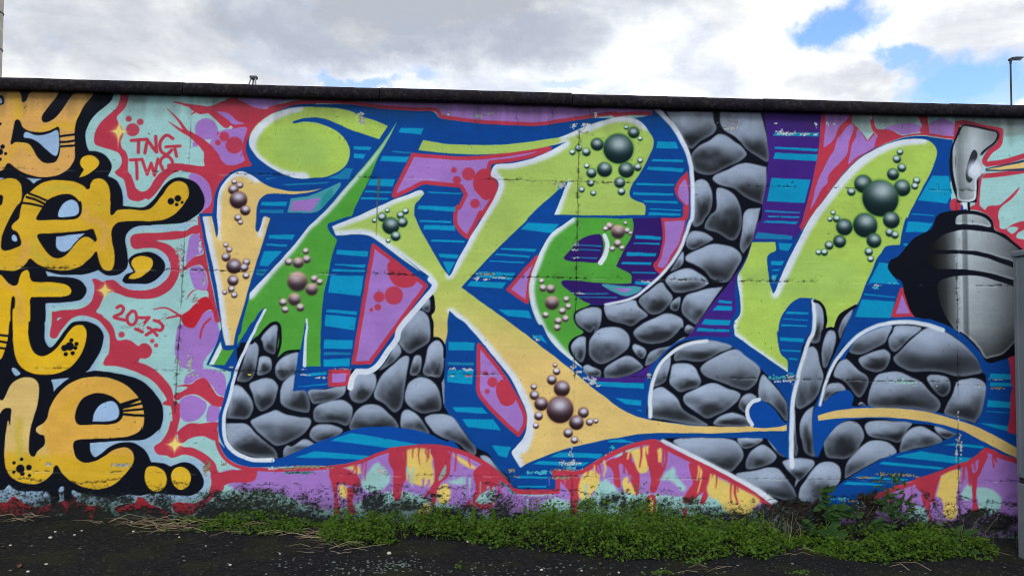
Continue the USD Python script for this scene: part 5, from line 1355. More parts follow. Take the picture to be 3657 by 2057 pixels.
    for x0, x1 in ((-16.0, GX0), (GX1, 16.0)):
        obj("wall_panel", box(x0, x1, 0.0, 0.24, -0.5, 3.40), more, wall, smooth=False)
    # coping stones: weathered half-round noses
    cop = mat("sooty_coping", {"g": ("geometry", {}), "n": ("noise_texture", {"scale": 28.0, "detail": 8.0, "roughness": 0.72}), "n2": ("noise_texture", {"scale": 3.0, "detail": 5.0, "roughness": 0.6}),
                               "r": ("rgb_ramp", {"ramp": [(0.34, (0.004, 0.004, 0.005)), (0.52, (0.012, 0.010, 0.015)), (0.70, (0.045, 0.042, 0.044))]}),
                               "r2": ("rgb_ramp", {"ramp": [(0.40, (0.75, 0.70, 0.95)), (0.60, (1.1, 1.1, 0.9))]}), "mx": ("mix_color", {"blend_type": "multiply", "fac": 1.0}),
                               "b": ("bump", {"strength": 0.8, "distance": 0.012}), "p": ("principled_bsdf", {"roughness": 0.9, "specular_ior_level": 0.2})},
              [("g.position", "n.vector"), ("g.position", "n2.vector"), ("n.fac", "r.fac"), ("n2.fac", "r2.fac"), ("r.color", "mx.a"), ("r2.color", "mx.b"), ("mx.result", "p.base_color"), ("n.fac", "b.height"), ("b.normal", "p.normal")])
    zb = 1.52 + 0.2964 * 6.2 + 0.022
    zl, zt = zb - 0.017, zb + 0.088
    prof = [(0.30, zb), (0.012, zb), (-0.045, zl + 0.004), (-0.064, zl + 0.014), (-0.074, zl + 0.036), (-0.074, zl + 0.060), (-0.068, zl + 0.082), (-0.050, zt - 0.004), (-0.020, zt + 0.004), (0.12, zt + 0.020), (0.30, zt)]
    joints = [at_depth(np.array([[x, 350.0]]), WALL_D - 0.07)[0, 0] for x in (650, 1355, 2044, 2731, 3402)]
    st = np.mean(np.diff(joints))
    js = sorted([joints[0] - st * k for k in range(1, 9)] + joints + [joints[-1] + st * k for k in range(1, 9)])
    rng = np.random.default_rng(3)
    for a, b in zip(js[:-1], js[1:]):
        fine = -5 < a < 5
        nx = 120 if fine else 6
        pr = np.array(prof)
        x = np.linspace(a + 0.0035, b - 0.0035, nx)
        dz, dy = rng.uniform(-0.004, 0.004), rng.uniform(-0.004, 0.004)
        v = np.stack([np.repeat(x[:, None], len(pr), 1), np.repeat(pr[None, :, 0], nx, 0) + dy, np.repeat(pr[None, :, 1], nx, 0) + dz], -1)
        n1 = meshkit.fbm(v * [22, 22, 22], 3, 5) - 0.5
        n2 = meshkit.fbm(v * [3, 3, 3], 2, 9) - 0.5
        k = np.r_[0, 0, np.ones(len(pr) - 3), 0][None, :]
        v[..., 1] += (0.007 * n1 + 0.006 * n2) * k
        v[..., 2] += (0.005 * n1 + 0.008 * n2) * k
        end = np.r_[1.0, np.zeros(nx - 2), 1.0][:, None]
        m = len(pr)
        f = []
        for i in range(nx - 1):
            for j in range(m):
                p, q = i * m + j, i * m + (j + 1) % m
                f += [(p, p + m, q + m), (p, q + m, q)]
        vv = np.vstack([v.reshape(-1, 3), [[x[0], 0.06, zb + 0.04], [x[-1], 0.06, zb + 0.04]]])
        e = (nx - 1) * m
        f += [(nx * m, (j + 1) % m, j) for j in range(m)] + [(nx * m + 1, e + j, e + (j + 1) % m) for j in range(m)]
        tm = trimesh.Trimesh(vv, np.array(f), process=False)
        tm.fix_normals()
        obj("coping_stone", tm, cop, wall, smooth=50)


build_wall()

# ------------------------------------------------------------------ ground: dark worn asphalt with moss and grit
def build_ground():
    fx, fy = np.arange(-5.2, 5.6, 0.02), np.arange(3.6, 6.5, 0.02)
    far = np.array([0.4, 1, 2, 4, 8, 16, 40, 100, 250, 600])
    xs = np.concatenate([-5.2 - far[::-1], fx, fx[-1] + far])
    ys = np.concatenate([3.6 - far[::-1], fy, fy[-1] + far])
    X, Y = np.meshgrid(xs, ys)
    P = np.stack([X, Y, np.zeros(X.shape)], -1)
    near = np.clip(np.minimum(np.minimum(X + 5.2, 5.5 - X), np.minimum(Y - 3.6, 6.4 - Y)) / 0.3, 0, 1)
    Z = ground_z(X) + near * (0.022 * (meshkit.fbm(P * [1.6, 2.2, 1], 4, 3) - 0.5) + 0.012 * (meshkit.noise(P * [21, 21, 1], 4) - 0.5)) + 0.05 * S01((Y - 5.95) / 0.3) * near * meshkit.fbm(P * [3, 3, 1], 3, 12)
    r, c = np.mgrid[0:len(ys) - 1, 0:len(xs) - 1]
    a = (r * len(xs) + c).ravel()
    q = np.stack([a, a + 1, a + len(xs) + 1, a + len(xs)], 1)
    m = mat("old_asphalt", {
        "g": ("geometry", {}), "n1": ("noise_texture", {"scale": 2.4, "detail": 6.0, "roughness": 0.6}), "n2": ("noise_texture", {"scale": 42.0, "detail": 6.0, "roughness": 0.7}),
        "v": ("voronoi_texture", {"feature": "f1", "scale": 52.0}), "v2": ("voronoi_texture", {"feature": "f1", "scale": 20.0}),
        "base": ("rgb_ramp", {"ramp": [(0.34, (0.002, 0.0022, 0.0028)), (0.52, (0.0065, 0.0070, 0.0085)), (0.70, (0.021, 0.0215, 0.024))]}),
        "s1": ("separate_color", {}), "s2": ("separate_color", {}),
        "t1": ("map_range", {"from_min": 0.30, "from_max": 0.20, "to_min": 0.0, "to_max": 1.0, "clamp": True}), "k1": ("math", {"math_type": "greater_than", "value2": 0.90}), "a1": ("math", {"math_type": "multiply"}),
        "t2": ("map_range", {"from_min": 0.22, "from_max": 0.12, "to_min": 0.0, "to_max": 1.0, "clamp": True}), "k2": ("math", {"math_type": "greater_than", "value2": 0.95}), "a2": ("math", {"math_type": "multiply"}),
        "mx1": ("mix_color", {"b": (0.11, 0.112, 0.108)}), "mx2": ("mix_color", {"b": (0.20, 0.19, 0.17)}),
        "ms": ("map_range", {"from_min": 0.50, "from_max": 0.62, "to_min": 0.0, "to_max": 0.8, "clamp": True}), "mg": ("math", {"math_type": "multiply"}), "mx3": ("mix_color", {"b": (0.018, 0.022, 0.004)}),
        "b": ("bump", {"strength": 0.9, "distance": 0.006}), "p": ("principled_bsdf", {"roughness": 0.9, "specular_ior_level": 0.12})},
        [("g.position", "n1.vector"), ("g.position", "n2.vector"), ("g.position", "v.vector"), ("g.position", "v2.vector"), ("n2.fac", "base.fac"), ("v.color", "s1.color"), ("v2.color", "s2.color"),
         ("v.distance", "t1.value"), ("s1.r", "k1.value1"), ("t1.result", "a1.value1"), ("k1.value", "a1.value2"), ("v2.distance", "t2.value"), ("s2.r", "k2.value1"), ("t2.result", "a2.value1"), ("k2.value", "a2.value2"),
         ("n1.fac", "ms.value"), ("ms.result", "mg.value1"), ("n2.fac", "mg.value2"), ("base.color", "mx3.a"), ("mg.value", "mx3.fac"), ("mx3.result", "mx1.a"), ("a1.value", "mx1.fac"), ("mx1.result", "mx2.a"), ("a2.value", "mx2.fac"),
         ("mx2.result", "p.base_color"), ("n2.fac", "b.height"), ("b.normal", "p.normal")])
    g = obj("ground", (np.stack([X, Y, Z], -1).reshape(-1, 3), q), m, smooth=True)
    tag(g, kind="structure")
    from scipy.interpolate import RegularGridInterpolator
    return RegularGridInterpolator((ys, xs), Z)


GROUND = build_ground()


def gz(x, y):
    return float(GROUND((min(max(y, -500), 500), min(max(x, -500), 500))))


def pebble(r, rng, sub=1):
    s = trimesh.creation.icosphere(sub, 1.0)
    v = s.vertices * (1 + 0.25 * (rng.random((len(s.vertices), 1)) - 0.5)) * np.array([1, rng.uniform(0.6, 0.95), rng.uniform(0.45, 0.7)]) * r
    a = rng.uniform(0, 6.28)
    R = np.array([[math.cos(a), -math.sin(a), 0], [math.sin(a), math.cos(a), 0], [0, 0, 1]])
    return v @ R.T, np.array(s.faces)


def build_grit():
    rng = np.random.default_rng(21)
    V, F, k = [], [], 0
    for i in range(5200):
        x, y = rng.uniform(-4.3, 4.4), 4.55 + 1.65 * rng.random() ** 0.9
        v, f = pebble(0.0020 + 0.0055 * rng.random() ** 3, rng, 0)
        V.append(v + [x, y, gz(x, y) + 0.001])
        F.append(f + k)
        k += len(v)
    m = mat("grit", {"g": ("geometry", {}), "r": ("rgb_ramp", {"ramp": [(0.0, (0.02, 0.02, 0.022)), (0.5, (0.045, 0.046, 0.047)), (0.8, (0.12, 0.115, 0.11)), (1.0, (0.42, 0.40, 0.36))]}), "p": ("principled_bsdf", {"roughness": 0.8})},
            [("g.random_per_island", "r.fac"), ("r.color", "p.base_color")])
    tag(obj("grit", (np.vstack(V), np.vstack(F)), m, smooth=False), "loose grit and stone chips scattered over the dark asphalt", "grit", kind="stuff")
    # flecks of old mint paint on the asphalt
    V, F, k = [], [], 0
    for cx, cy, sx, sy, n in ((1350, 2015, 85, 14, 46), (1420, 2012, 60, 12, 40), (1290, 2040, 60, 10, 22), (2050, 2030, 260, 16, 30), (960, 2010, 120, 18, 20), (1600, 2040, 200, 10, 26)):
        for i in range(n):
            p = ground_at(np.array([[cx + sx * rng.standard_normal(), min(cy + sy * rng.standard_normal(), 2056)]]))[0]
            n_ = rng.integers(5, 8)
            th = np.sort(rng.uniform(0, 6.28, n_))
            r = rng.uniform(0.002, 0.0065)
            z = gz(p[0], p[1]) + 0.006
            top = np.stack([p[0] + 1.7 * r * np.cos(th), p[1] + 1.3 * r * np.sin(th), np.full(n_, z)], 1)
            v = np.vstack([top, top - [0, 0, 0.004], [[p[0], p[1], z + 0.001]]])
            f = [(j, (j + 1) % n_, 2 * n_) for j in range(n_)] + [t for j in range(n_) for t in ((j, n_ + j, n_ + (j + 1) % n_), (j, n_ + (j + 1) % n_, (j + 1) % n_))]
            V.append(v)
            F.append(np.array(f) + k)
            k += len(v)
    m = mat("fallen_paint", {"p": ("principled_bsdf", {"base_color": (0.10, 0.135, 0.125), "roughness": 0.7})})
    tag(obj("paint_flecks", (np.vstack(V), np.vstack(F)), m, smooth=False), "flecks of pale mint paint fallen on the asphalt", "paint flecks", kind="stuff")
    # pale pebbles one can point at
    mp = mat("pale_stone", {"g": ("geometry", {}), "n": ("noise_texture", {"scale": 90.0}), "r": ("rgb_ramp", {"ramp": [(0.3, (0.34, 0.32, 0.29)), (0.7, (0.56, 0.54, 0.50))]}), "p": ("principled_bsdf", {"roughness": 0.7})},
             [("g.position", "n.vector"), ("n.fac", "r.fac"), ("r.color", "p.base_color")])
    for px, py, r, where in ((1390, 1972, .016, "white pebble alone on the asphalt below the left end of the large mat"), (1672, 1935, .019, "longest white pebble touching the front edge of the large mat"), (197, 1904, .011, "white pebble at the far left, upper one of a close pair"),
                             (180, 1922, .013, "greyish pebble at the far left, lower one of a close pair"), (476, 1895, .010, "white pebble tucked under the left end of the straw tangle"), (735, 1953, .008, "small white pebble below the right end of the straw tangle"),
                             (266, 1914, .009, "pale pebble below the letter e, left of the straw tangle"), (1934, 2034, .011, "pale pebble by the bottom edge below the middle of the large mat"), (822, 2020, .010, "white pebble left of the mint paint flecks"),
                             (100, 2041, .011, "yellowish pebble in the bottom left corner"), (2077, 2040, .008, "small pale pebble near the bottom edge, left of the dark red leaf"), (2210, 2044, .009, "small pale pebble near the bottom edge, right of the dark red leaf"),
                             (165, 2018, .010, "pale pebble just above the yellowish one in the bottom left corner"), (640, 1918, .008, "one of two small pebbles just under the straw tangle"), (470, 1867, .008, "white pebble at the foot of the wall under the bottom word"),
                             (1000, 1978, .007, "tiny white pebble between the thin chickweed strip and the mint flecks"), (292, 1898, .008, "pale pebble under the tail of the letter e close to the wall"), (37, 1944, .009, "pale pebble beside the brown leaf at the left edge")):
        p = ground_at(np.array([[px, py]], float))[0]
        v, f = pebble(r, rng, 2)
        o = UsdGeom.Xform.Define(stage, numbered("/World/pale_pebble"))
        tag(obj_at := usdkit.mesh(stage, str(o.GetPath()) + "/stone", (v, f), mp, smooth=True))
        o.AddTranslateOp().Set(Gf.Vec3d(float(p[0]), float(p[1]), gz(p[0], p[1]) + 0.35 * r))
        tag(o, where, "pebble", "pale pebbles on the asphalt")
    ml = mat("brown_leaf", {"p": ("principled_bsdf", {"base_color": (0.075, 0.032, 0.022), "roughness": 0.7})})
    for px, py, s, lb in ((8, 1953, .03, "brown fallen leaf on the mossy asphalt at the left edge"), (66, 2032, .03, "curled brown leaf on the asphalt below the moss patch"), (2142, 2022, .02, "dark red fallen leaf on the asphalt in front of the green mat"), (1823, 2050, .02, "reddish scrap of leaf at the bottom edge of the asphalt")):
        p = ground_at(np.array([[px, py]], float))[0]
        tag(obj("fallen_leaf", leaf_mesh(s * 2, s, 0.5, rng.uniform(0, 6), base=(p[0], p[1], gz(p[0], p[1]) + 0.008), up=0.15), ml, smooth=40), lb, "leaf")


def leaf_mesh(length, width, fold, az, base=(0, 0, 0), up=0.3, lobes=0, curl=0.0, notch=0.0):
    """a leaf of two halves folded along its midrib, standing out from base towards az, rising by up"""
    n = 7 if not lobes else 4 * lobes + 1
    t = np.linspace(0, 1, n)
    w = np.sin(math.pi * t ** 0.75) ** 0.8 * (1 - 0.25 * t) * width / 2
    if lobes:
        w = w * (0.62 + 0.38 * np.abs(np.cos(t * lobes * math.pi))) + 0.001
    w[0] = max(w[0], width * 0.03)
    w[-1] = 0.0005
    ca, sa = math.cos(az), math.sin(az)
    ax, side, nz = np.array([ca, sa, 0]), np.array([-sa, ca, 0]), np.array([0, 0, 1.0])
    d = ax * math.cos(up) + nz * math.sin(up)
    nn = -ax * math.sin(up) + nz * math.cos(up)
    mid = np.asarray(base) + (t * length)[:, None] * d - (curl * t ** 2 * length)[:, None] * nz
    hgt = (np.abs(w) * fold)[:, None] * nn
    back = (notch * np.clip(1 - t / 0.25, 0, 1) * length * 0.25)[:, None] * d
    L = mid + w[:, None] * side + hgt - back
    R = mid - w[:, None] * side + hgt - back
    v = np.vstack([mid, L, R])
    f = []
    for i in range(n - 1):
        f += [(i, i + 1, n + i + 1), (i, n + i + 1, n + i), (i, 2 * n + i, 2 * n + i + 1), (i, 2 * n + i + 1, i + 1)]
    return trimesh.Trimesh(v, np.array(f), process=False)


build_grit()

# ------------------------------------------------------------------ plants along the foot of the wall
def leaf_material(name, ramp, trans=(0.10, 0.22, 0.02)):
    return mat(name, {"g": ("geometry", {}), "r": ("rgb_ramp", {"ramp": ramp}), "n": ("noise_texture", {"scale": 60.0}), "mr": ("map_range", {"from_min": 0.3, "from_max": 0.7, "to_min": 0.75, "to_max": 1.25}),
                      "sc": ("vector_math", {"math_type": "scale"}), "p": ("principled_bsdf", {"roughness": 0.6, "specular_ior_level": 0.14}), "t": ("translucent_bsdf", {"color": trans}), "m": ("mix_closure", {"fac": 0.22})},
               [("g.random_per_island", "r.fac"), ("g.position", "n.vector"), ("n.fac", "mr.value"), ("r.color", "sc.vector1"), ("mr.result", "sc.scale"), ("sc.vector", "p.base_color"), ("p.BSDF", "m.closure1"), ("t.BSDF", "m.closure2")], surface="m.closure")


def leaf_cloud(P, az, tilt, length, roll):
    """many small ovate leaves as one mesh: six triangles each"""
    t = np.array([0, 0.3, 0.68, 1.0])
    w = np.array([0.10, 0.44, 0.38, 0.0])
    loc = [(0, 0, 0), (0.3, 0.42, 0.10), (0.72, 0.36, 0.10), (1.0, 0, 0.02), (0.72, -0.36, 0.10), (0.3, -0.42, 0.10), (0.5, 0, -0.02)]
    loc = np.array(loc)
    n = len(P)
    ax = np.stack([np.cos(az) * np.cos(tilt), np.sin(az) * np.cos(tilt), np.sin(tilt)], 1)
    sd = np.stack([-np.sin(az), np.cos(az), np.zeros(n)], 1)
    up = np.cross(ax, sd)
    sd, up = sd * np.cos(roll)[:, None] + up * np.sin(roll)[:, None], up * np.cos(roll)[:, None] - sd * np.sin(roll)[:, None]
    v = P[:, None] + length[:, None, None] * (loc[None, :, :1] * ax[:, None] + loc[None, :, 1:2] * sd[:, None] + loc[None, :, 2:] * up[:, None])
    f0 = np.array([(6, 0, 1), (6, 1, 2), (6, 2, 3), (6, 3, 4), (6, 4, 5), (6, 5, 0)])
    f = (f0[None] + (np.arange(n) * 7)[:, None, None]).reshape(-1, 3)
    return v.reshape(-1, 3), f


GREEN = [(0.0, (0.050, 0.105, 0.008)), (0.3, (0.16, 0.275, 0.022)), (0.7, (0.30, 0.43, 0.05)), (1.0, (0.48, 0.57, 0.17))]
M_MAT = leaf_material("chickweed_leaf", GREEN)
M_STEM = mat("green_stem", {"p": ("principled_bsdf", {"base_color": (0.05, 0.085, 0.02), "roughness": 0.6})})


def build_mat(label, front, top, n, seed, size=(0.015, 0.029), dens=1.0):
    """front: (px x, px y) where the mat meets the asphalt; top: (px x, height in metres at the crest)"""
    rng = np.random.default_rng(seed)
    fr = ground_at(np.array(front, float))
    o = np.argsort(fr[:, 0])
    fx, fy = fr[o, 0], fr[o, 1]
    tx = pixel_to_wall(np.array([(x, 1900.0) for x, _ in top]))[:, 0]
    th = np.array([h for _, h in top])
    x = rng.uniform(fx[0], fx[-1], n * 3)
    yf = np.interp(x, fx, fy) + 0.06 * (meshkit.fbm(np.stack([x * 9, x * 0, x * 0], 1), 3, seed) - 0.5)
    wdt = 6.17 - yf
    keep = rng.random(n * 3) < wdt / wdt.max()
    x, yf = x[keep][:n], yf[keep][:n]
    s = rng.random(len(x)) ** 1.0
    y = yf + s * (6.17 - yf)
    q = np.stack([x * 5, y * 6, x * 0], 1)
    clump = meshkit.fbm(q, 3, seed + 1)
    fine = meshkit.noise(np.stack([x * 24, y * 24, x * 0], 1), seed + 2)
    H = np.interp(x, tx, th)
    surf = H * np.clip(np.minimum(s * 4.5, 1.0), 0, 1) ** 0.6 * (0.25 + 1.25 * clump) * (0.65 + 0.55 * fine)
    edge = np.clip(np.minimum(x - fx[0], fx[-1] - x) / 0.15, 0.1, 1)
    surf = surf * edge
    hole = clump + 0.3 * fine > 0.60 - 0.14 * dens
    x, y, surf = x[hole], y[hole], surf[hole]
    m = len(x)
    g = GROUND(np.stack([y, x], 1))
    dep = rng.random(m) ** 1.5
    z = g + 0.006 + surf * (1 - 0.85 * dep) * np.where(rng.random(m) < 0.06, 1.7, 1.0)
    L = rng.uniform(*size, m) * (1 - 0.3 * dep) * (0.75 + 0.6 * rng.random(m) ** 3)
    az = rng.uniform(0, 6.283, m)
    fwd = rng.random(m) < 0.6
    az = np.where(fwd, -1.57 + 0.8 * rng.standard_normal(m), az)
    tilt = np.where(fwd, rng.normal(-0.45, 0.45, m), rng.normal(0.15, 0.45, m))
    mesh = leaf_cloud(np.stack([x, y, z], 1), az, tilt, L, rng.normal(0, 0.45, m))
    p = tag(obj("chickweed_mat", mesh, M_MAT, smooth=False), label, "ground cover", kind="stuff")
    # their runners
    V, F, k = [], [], 0
    for i in range(int(m / 60)):
        j = rng.integers(m)
        a = rng.uniform(0, 6.28)
        b = np.array([x[j], y[j], g[j]])
        e = b + [0.06 * math.cos(a), 0.04 * math.sin(a) - 0.02, surf[j] * 0.95]
        t_ = tube([b, (b + e) / 2 + [0, 0, 0.01], e], 0.0012, 0.0008, 3)
        V.append(t_.vertices)
        F.append(t_.faces + k)
        k += len(t_.vertices)
    if V:
        usdkit.mesh(stage, str(p.GetPath()) + "/runners", (np.vstack(V), np.vstack(F)), M_STEM, smooth=False)


build_mat("thin low strip of chickweed between the straw heaps and the large green mat", [(560, 1895), (640, 1893), (788, 1902), (860, 1915), (960, 1914), (1060, 1908), (1136, 1896)], [(500, .02), (760, .04), (850, .075), (980, .085), (1100, .05)], 2600, 1, dens=0.4)
build_mat("broad bright green chickweed mat under the drips in the middle of the wall", [(1125, 1912), (1160, 1940), (1230, 1950), (1330, 1946), (1390, 1945), (1450, 1925), (1560, 1928), (1650, 1935), (1750, 1958), (1830, 1952), (1880, 1956), (1960, 1968), (2060, 1980), (2150, 1992), (2230, 2006), (2330, 1998), (2430, 2000), (2500, 2010), (2560, 1996), (2620, 1986), (2720, 2000), (2790, 1985), (2845, 1955)],
          [(1130, .07), (1180, .13), (1400, .12), (1500, .14), (1580, .16), (1700, .08), (1830, .09), (1900, .19), (2060, .22), (2250, .20), (2380, .19), (2500, .13), (2620, .10), (2700, .14), (2780, .10), (2830, .03)], 21000, 2)
build_mat("yellow-green chickweed mat at the foot of the tall weeds towards the cabinet", [(2850, 1955), (2900, 1975), (2970, 1992), (3060, 2006), (3150, 2012), (3240, 2002), (3340, 2006), (3420, 1990), (3480, 1996), (3540, 1990), (3575, 1970)],
          [(2850, .025), (2930, .08), (3050, .12), (3200, .13), (3350, .12), (3450, .07), (3560, .04)], 7500, 3, dens=0.7)


def build_heap(label, spots, seed, n):
    rng = np.random.default_rng(seed)
    c = ground_at(np.array(spots, float))
    o = thing("straw_heap", label, "dry stalks", (c[:, 0].mean(), c[:, 1].mean(), gz(c[:, 0].mean(), c[:, 1].mean())))
    off = np.array([c[:, 0].mean(), c[:, 1].mean(), gz(c[:, 0].mean(), c[:, 1].mean())])
    for i in range(n):
        k = rng.integers(len(c))
        L = rng.uniform(0.06, 0.26)
        a = rng.normal(0, 0.5) + (math.pi if rng.random() < 0.5 else 0)
        p = c[k] + [rng.normal(0, 0.10), rng.normal(0, 0.035), 0]
        p[1] = min(p[1], 6.12)
        z = gz(p[0], p[1]) + 0.005 + 0.03 * rng.random()
        d = np.array([math.cos(a), 0.6 * math.sin(a), rng.normal(0.02, 0.10)])
        b = np.array([p[0], p[1], z])
        e = b + L * d
        e[1] = min(e[1], 6.15)
        e[2] = max(e[2], gz(e[0], e[1]) + 0.004)
        mid = (b + e) / 2 + rng.normal(0, 0.012, 3) + [0, 0, 0.012]
        obj("stalk", tube(np.array([b, mid, e]) - off, rng.uniform(.0012, .0026), .0010, 4), M_STRAW if rng.random() < 0.75 else M_STRAW2, o, smooth=True)
    return o


M_STRAW = mat("dry_straw", {"o": ("object_info", {}), "r": ("rgb_ramp", {"ramp": [(0, (0.16, 0.115, 0.065)), (1, (0.34, 0.27, 0.17))]}), "p": ("principled_bsdf", {"roughness": 0.7})}, [("o.random", "r.fac"), ("r.color", "p.base_color")])
M_STRAW2 = mat("dark_twig", {"p": ("principled_bsdf", {"base_color": (0.06, 0.042, 0.03), "roughness": 0.8})})
build_heap("few bleached stalks lying against the wall at the far left", [(20, 1862), (60, 1866), (110, 1850), (140, 1852)], 31, 12)
build_heap("long tangle of bleached straw below the two yellow dots", [(400, 1872), (450, 1876), (500, 1878), (540, 1882), (590, 1888), (620, 1880), (660, 1886), (700, 1876), (740, 1870), (600, 1900)], 32, 80)
build_heap("few straws caught in the thin strip of chickweed", [(820, 1900), (850, 1915), (870, 1890), (930, 1912), (980, 1915), (1060, 1900)], 33, 22)
build_heap("fan of dry stems spreading from the left end of the large green mat", [(1090, 1905), (1100, 1920), (1140, 1925), (1160, 1935), (1190, 1945), (1210, 1958), (1220, 1968)], 34, 44)
build_heap("few straws on the asphalt in front of the right-hand weeds", [(2480, 2038), (2520, 2046), (2860, 1985), (2900, 1988), (3230, 2045), (3560, 1990), (3600, 2000)], 35, 16)

M_BROAD = leaf_material("broad_leaf", [(0.0, (0.022, 0.060, 0.014)), (0.5, (0.042, 0.100, 0.022)), (1.0, (0.085, 0.155, 0.034))], (0.08, 0.18, 0.03))
M_BRIGHT = leaf_material("young_leaf", [(0.0, (0.05, 0.10, 0.015)), (0.5, (0.09, 0.16, 0.025)), (1.0, (0.16, 0.21, 0.04))])
M_DEAD = leaf_material("dead_leaf", [(0.0, (0.020, 0.014, 0.010)), (0.5, (0.045, 0.030, 0.018)), (1.0, (0.075, 0.05, 0.03))], (0.05, 0.03, 0.01))


def weed(name, label, cat, base_px, stems, leaves, leaf_mat, stem_r=0.004, depth=None, lobes=0, fold=0.35, notch=0.0, buds=()):
    """stems: lists of pixels at the plant's own distance; leaves: (x, y, length px, width px, angle in the picture plane, out)"""
    b = ground_at(np.array([base_px], float))[0]
    dep = depth or b[1]
    b = np.array([b[0], dep, gz(b[0], dep)])
    o = thing(name, label, cat, b)
    rng = np.random.default_rng(abs(hash(label)) % 1 + len(label) * 7 + int(base_px[0]))
    mpp = dep / FPX
    for s in stems:
        p = at_depth(np.array(s, float), dep)
        p[:, 1] += np.array([rng.normal(0, 0.012) for _ in p])
        if len(p) > 2:
            tt = np.linspace(0, 1, len(p))
            p = np.stack([np.interp(np.linspace(0, 1, 3 * len(p)), tt, p[:, k]) for k in range(3)], 1)
        p[:, 1] = np.minimum(p[:, 1], 6.17)
        obj("stem", tube(p - b, stem_r, stem_r * 0.45, 6), M_STEM, o, smooth=True)
    for x, y, L, W, ang, out in leaves:
        p = at_depth(np.array([[x, y]], float), dep)[0]
        p[1] = min(p[1], 6.15)
        m = leaf_facing(1.25 * L * mpp, 1.35 * W * mpp, fold, ang, out, p - b, lobes, notch, rng)
        obj("leaf", m, leaf_mat, o, smooth=50)
    for x, y, r in buds:
        p = at_depth(np.array([[x, y]], float), dep)[0] - b
        s = trimesh.creation.icosphere(1, r * mpp)
        s.apply_scale([1, 1, 1.5])
        s.apply_translation(p)
        obj("bud", s, M_BRIGHT, o, smooth=True)
    return o


def leaf_facing(length, width, fold, ang, out, base, lobes, notch, rng):
    """a leaf pointing along ang in the picture plane, its upper face turned up and outwards"""
    d = np.array([math.cos(ang), -0.55 * out, math.sin(ang)])
    d /= np.linalg.norm(d)
    nz = np.array([rng.normal(0, 0.35), -1.0 + rng.normal(0, 0.3), 0.75 + rng.normal(0, 0.4)])
    nz -= d * (nz @ d)
    nz /= np.linalg.norm(nz)
    m = leaf_mesh(length, width, fold, 0.0, up=0.0, lobes=lobes, curl=0.22, notch=notch)
    side = np.cross(nz, d)
    m.vertices = np.asarray(base) + m.vertices @ np.stack([d, side, nz])
    m.vertices[:, 1] = np.minimum(m.vertices[:, 1], 6.185 - 0.0)
    return m


def px4(x, y):      # picture coordinates of the enlarged lower right part of the photograph
    return 2857 + x / 3.22, 1540 + y / 3.22


def scatter_leaves(rng, pts, L, W, per=2, out=0.5):
    r = []
    for x, y in pts:
        for _ in range(per):
            k = rng.uniform(0.8, 1.5)
            r.append((*px4(x + rng.normal(0, 16), y + rng.normal(0, 16)), L * k / 3.22, W * k / 3.22, rng.uniform(-0.6, 3.6), rng.uniform(0.1, out * 2)))
    return r


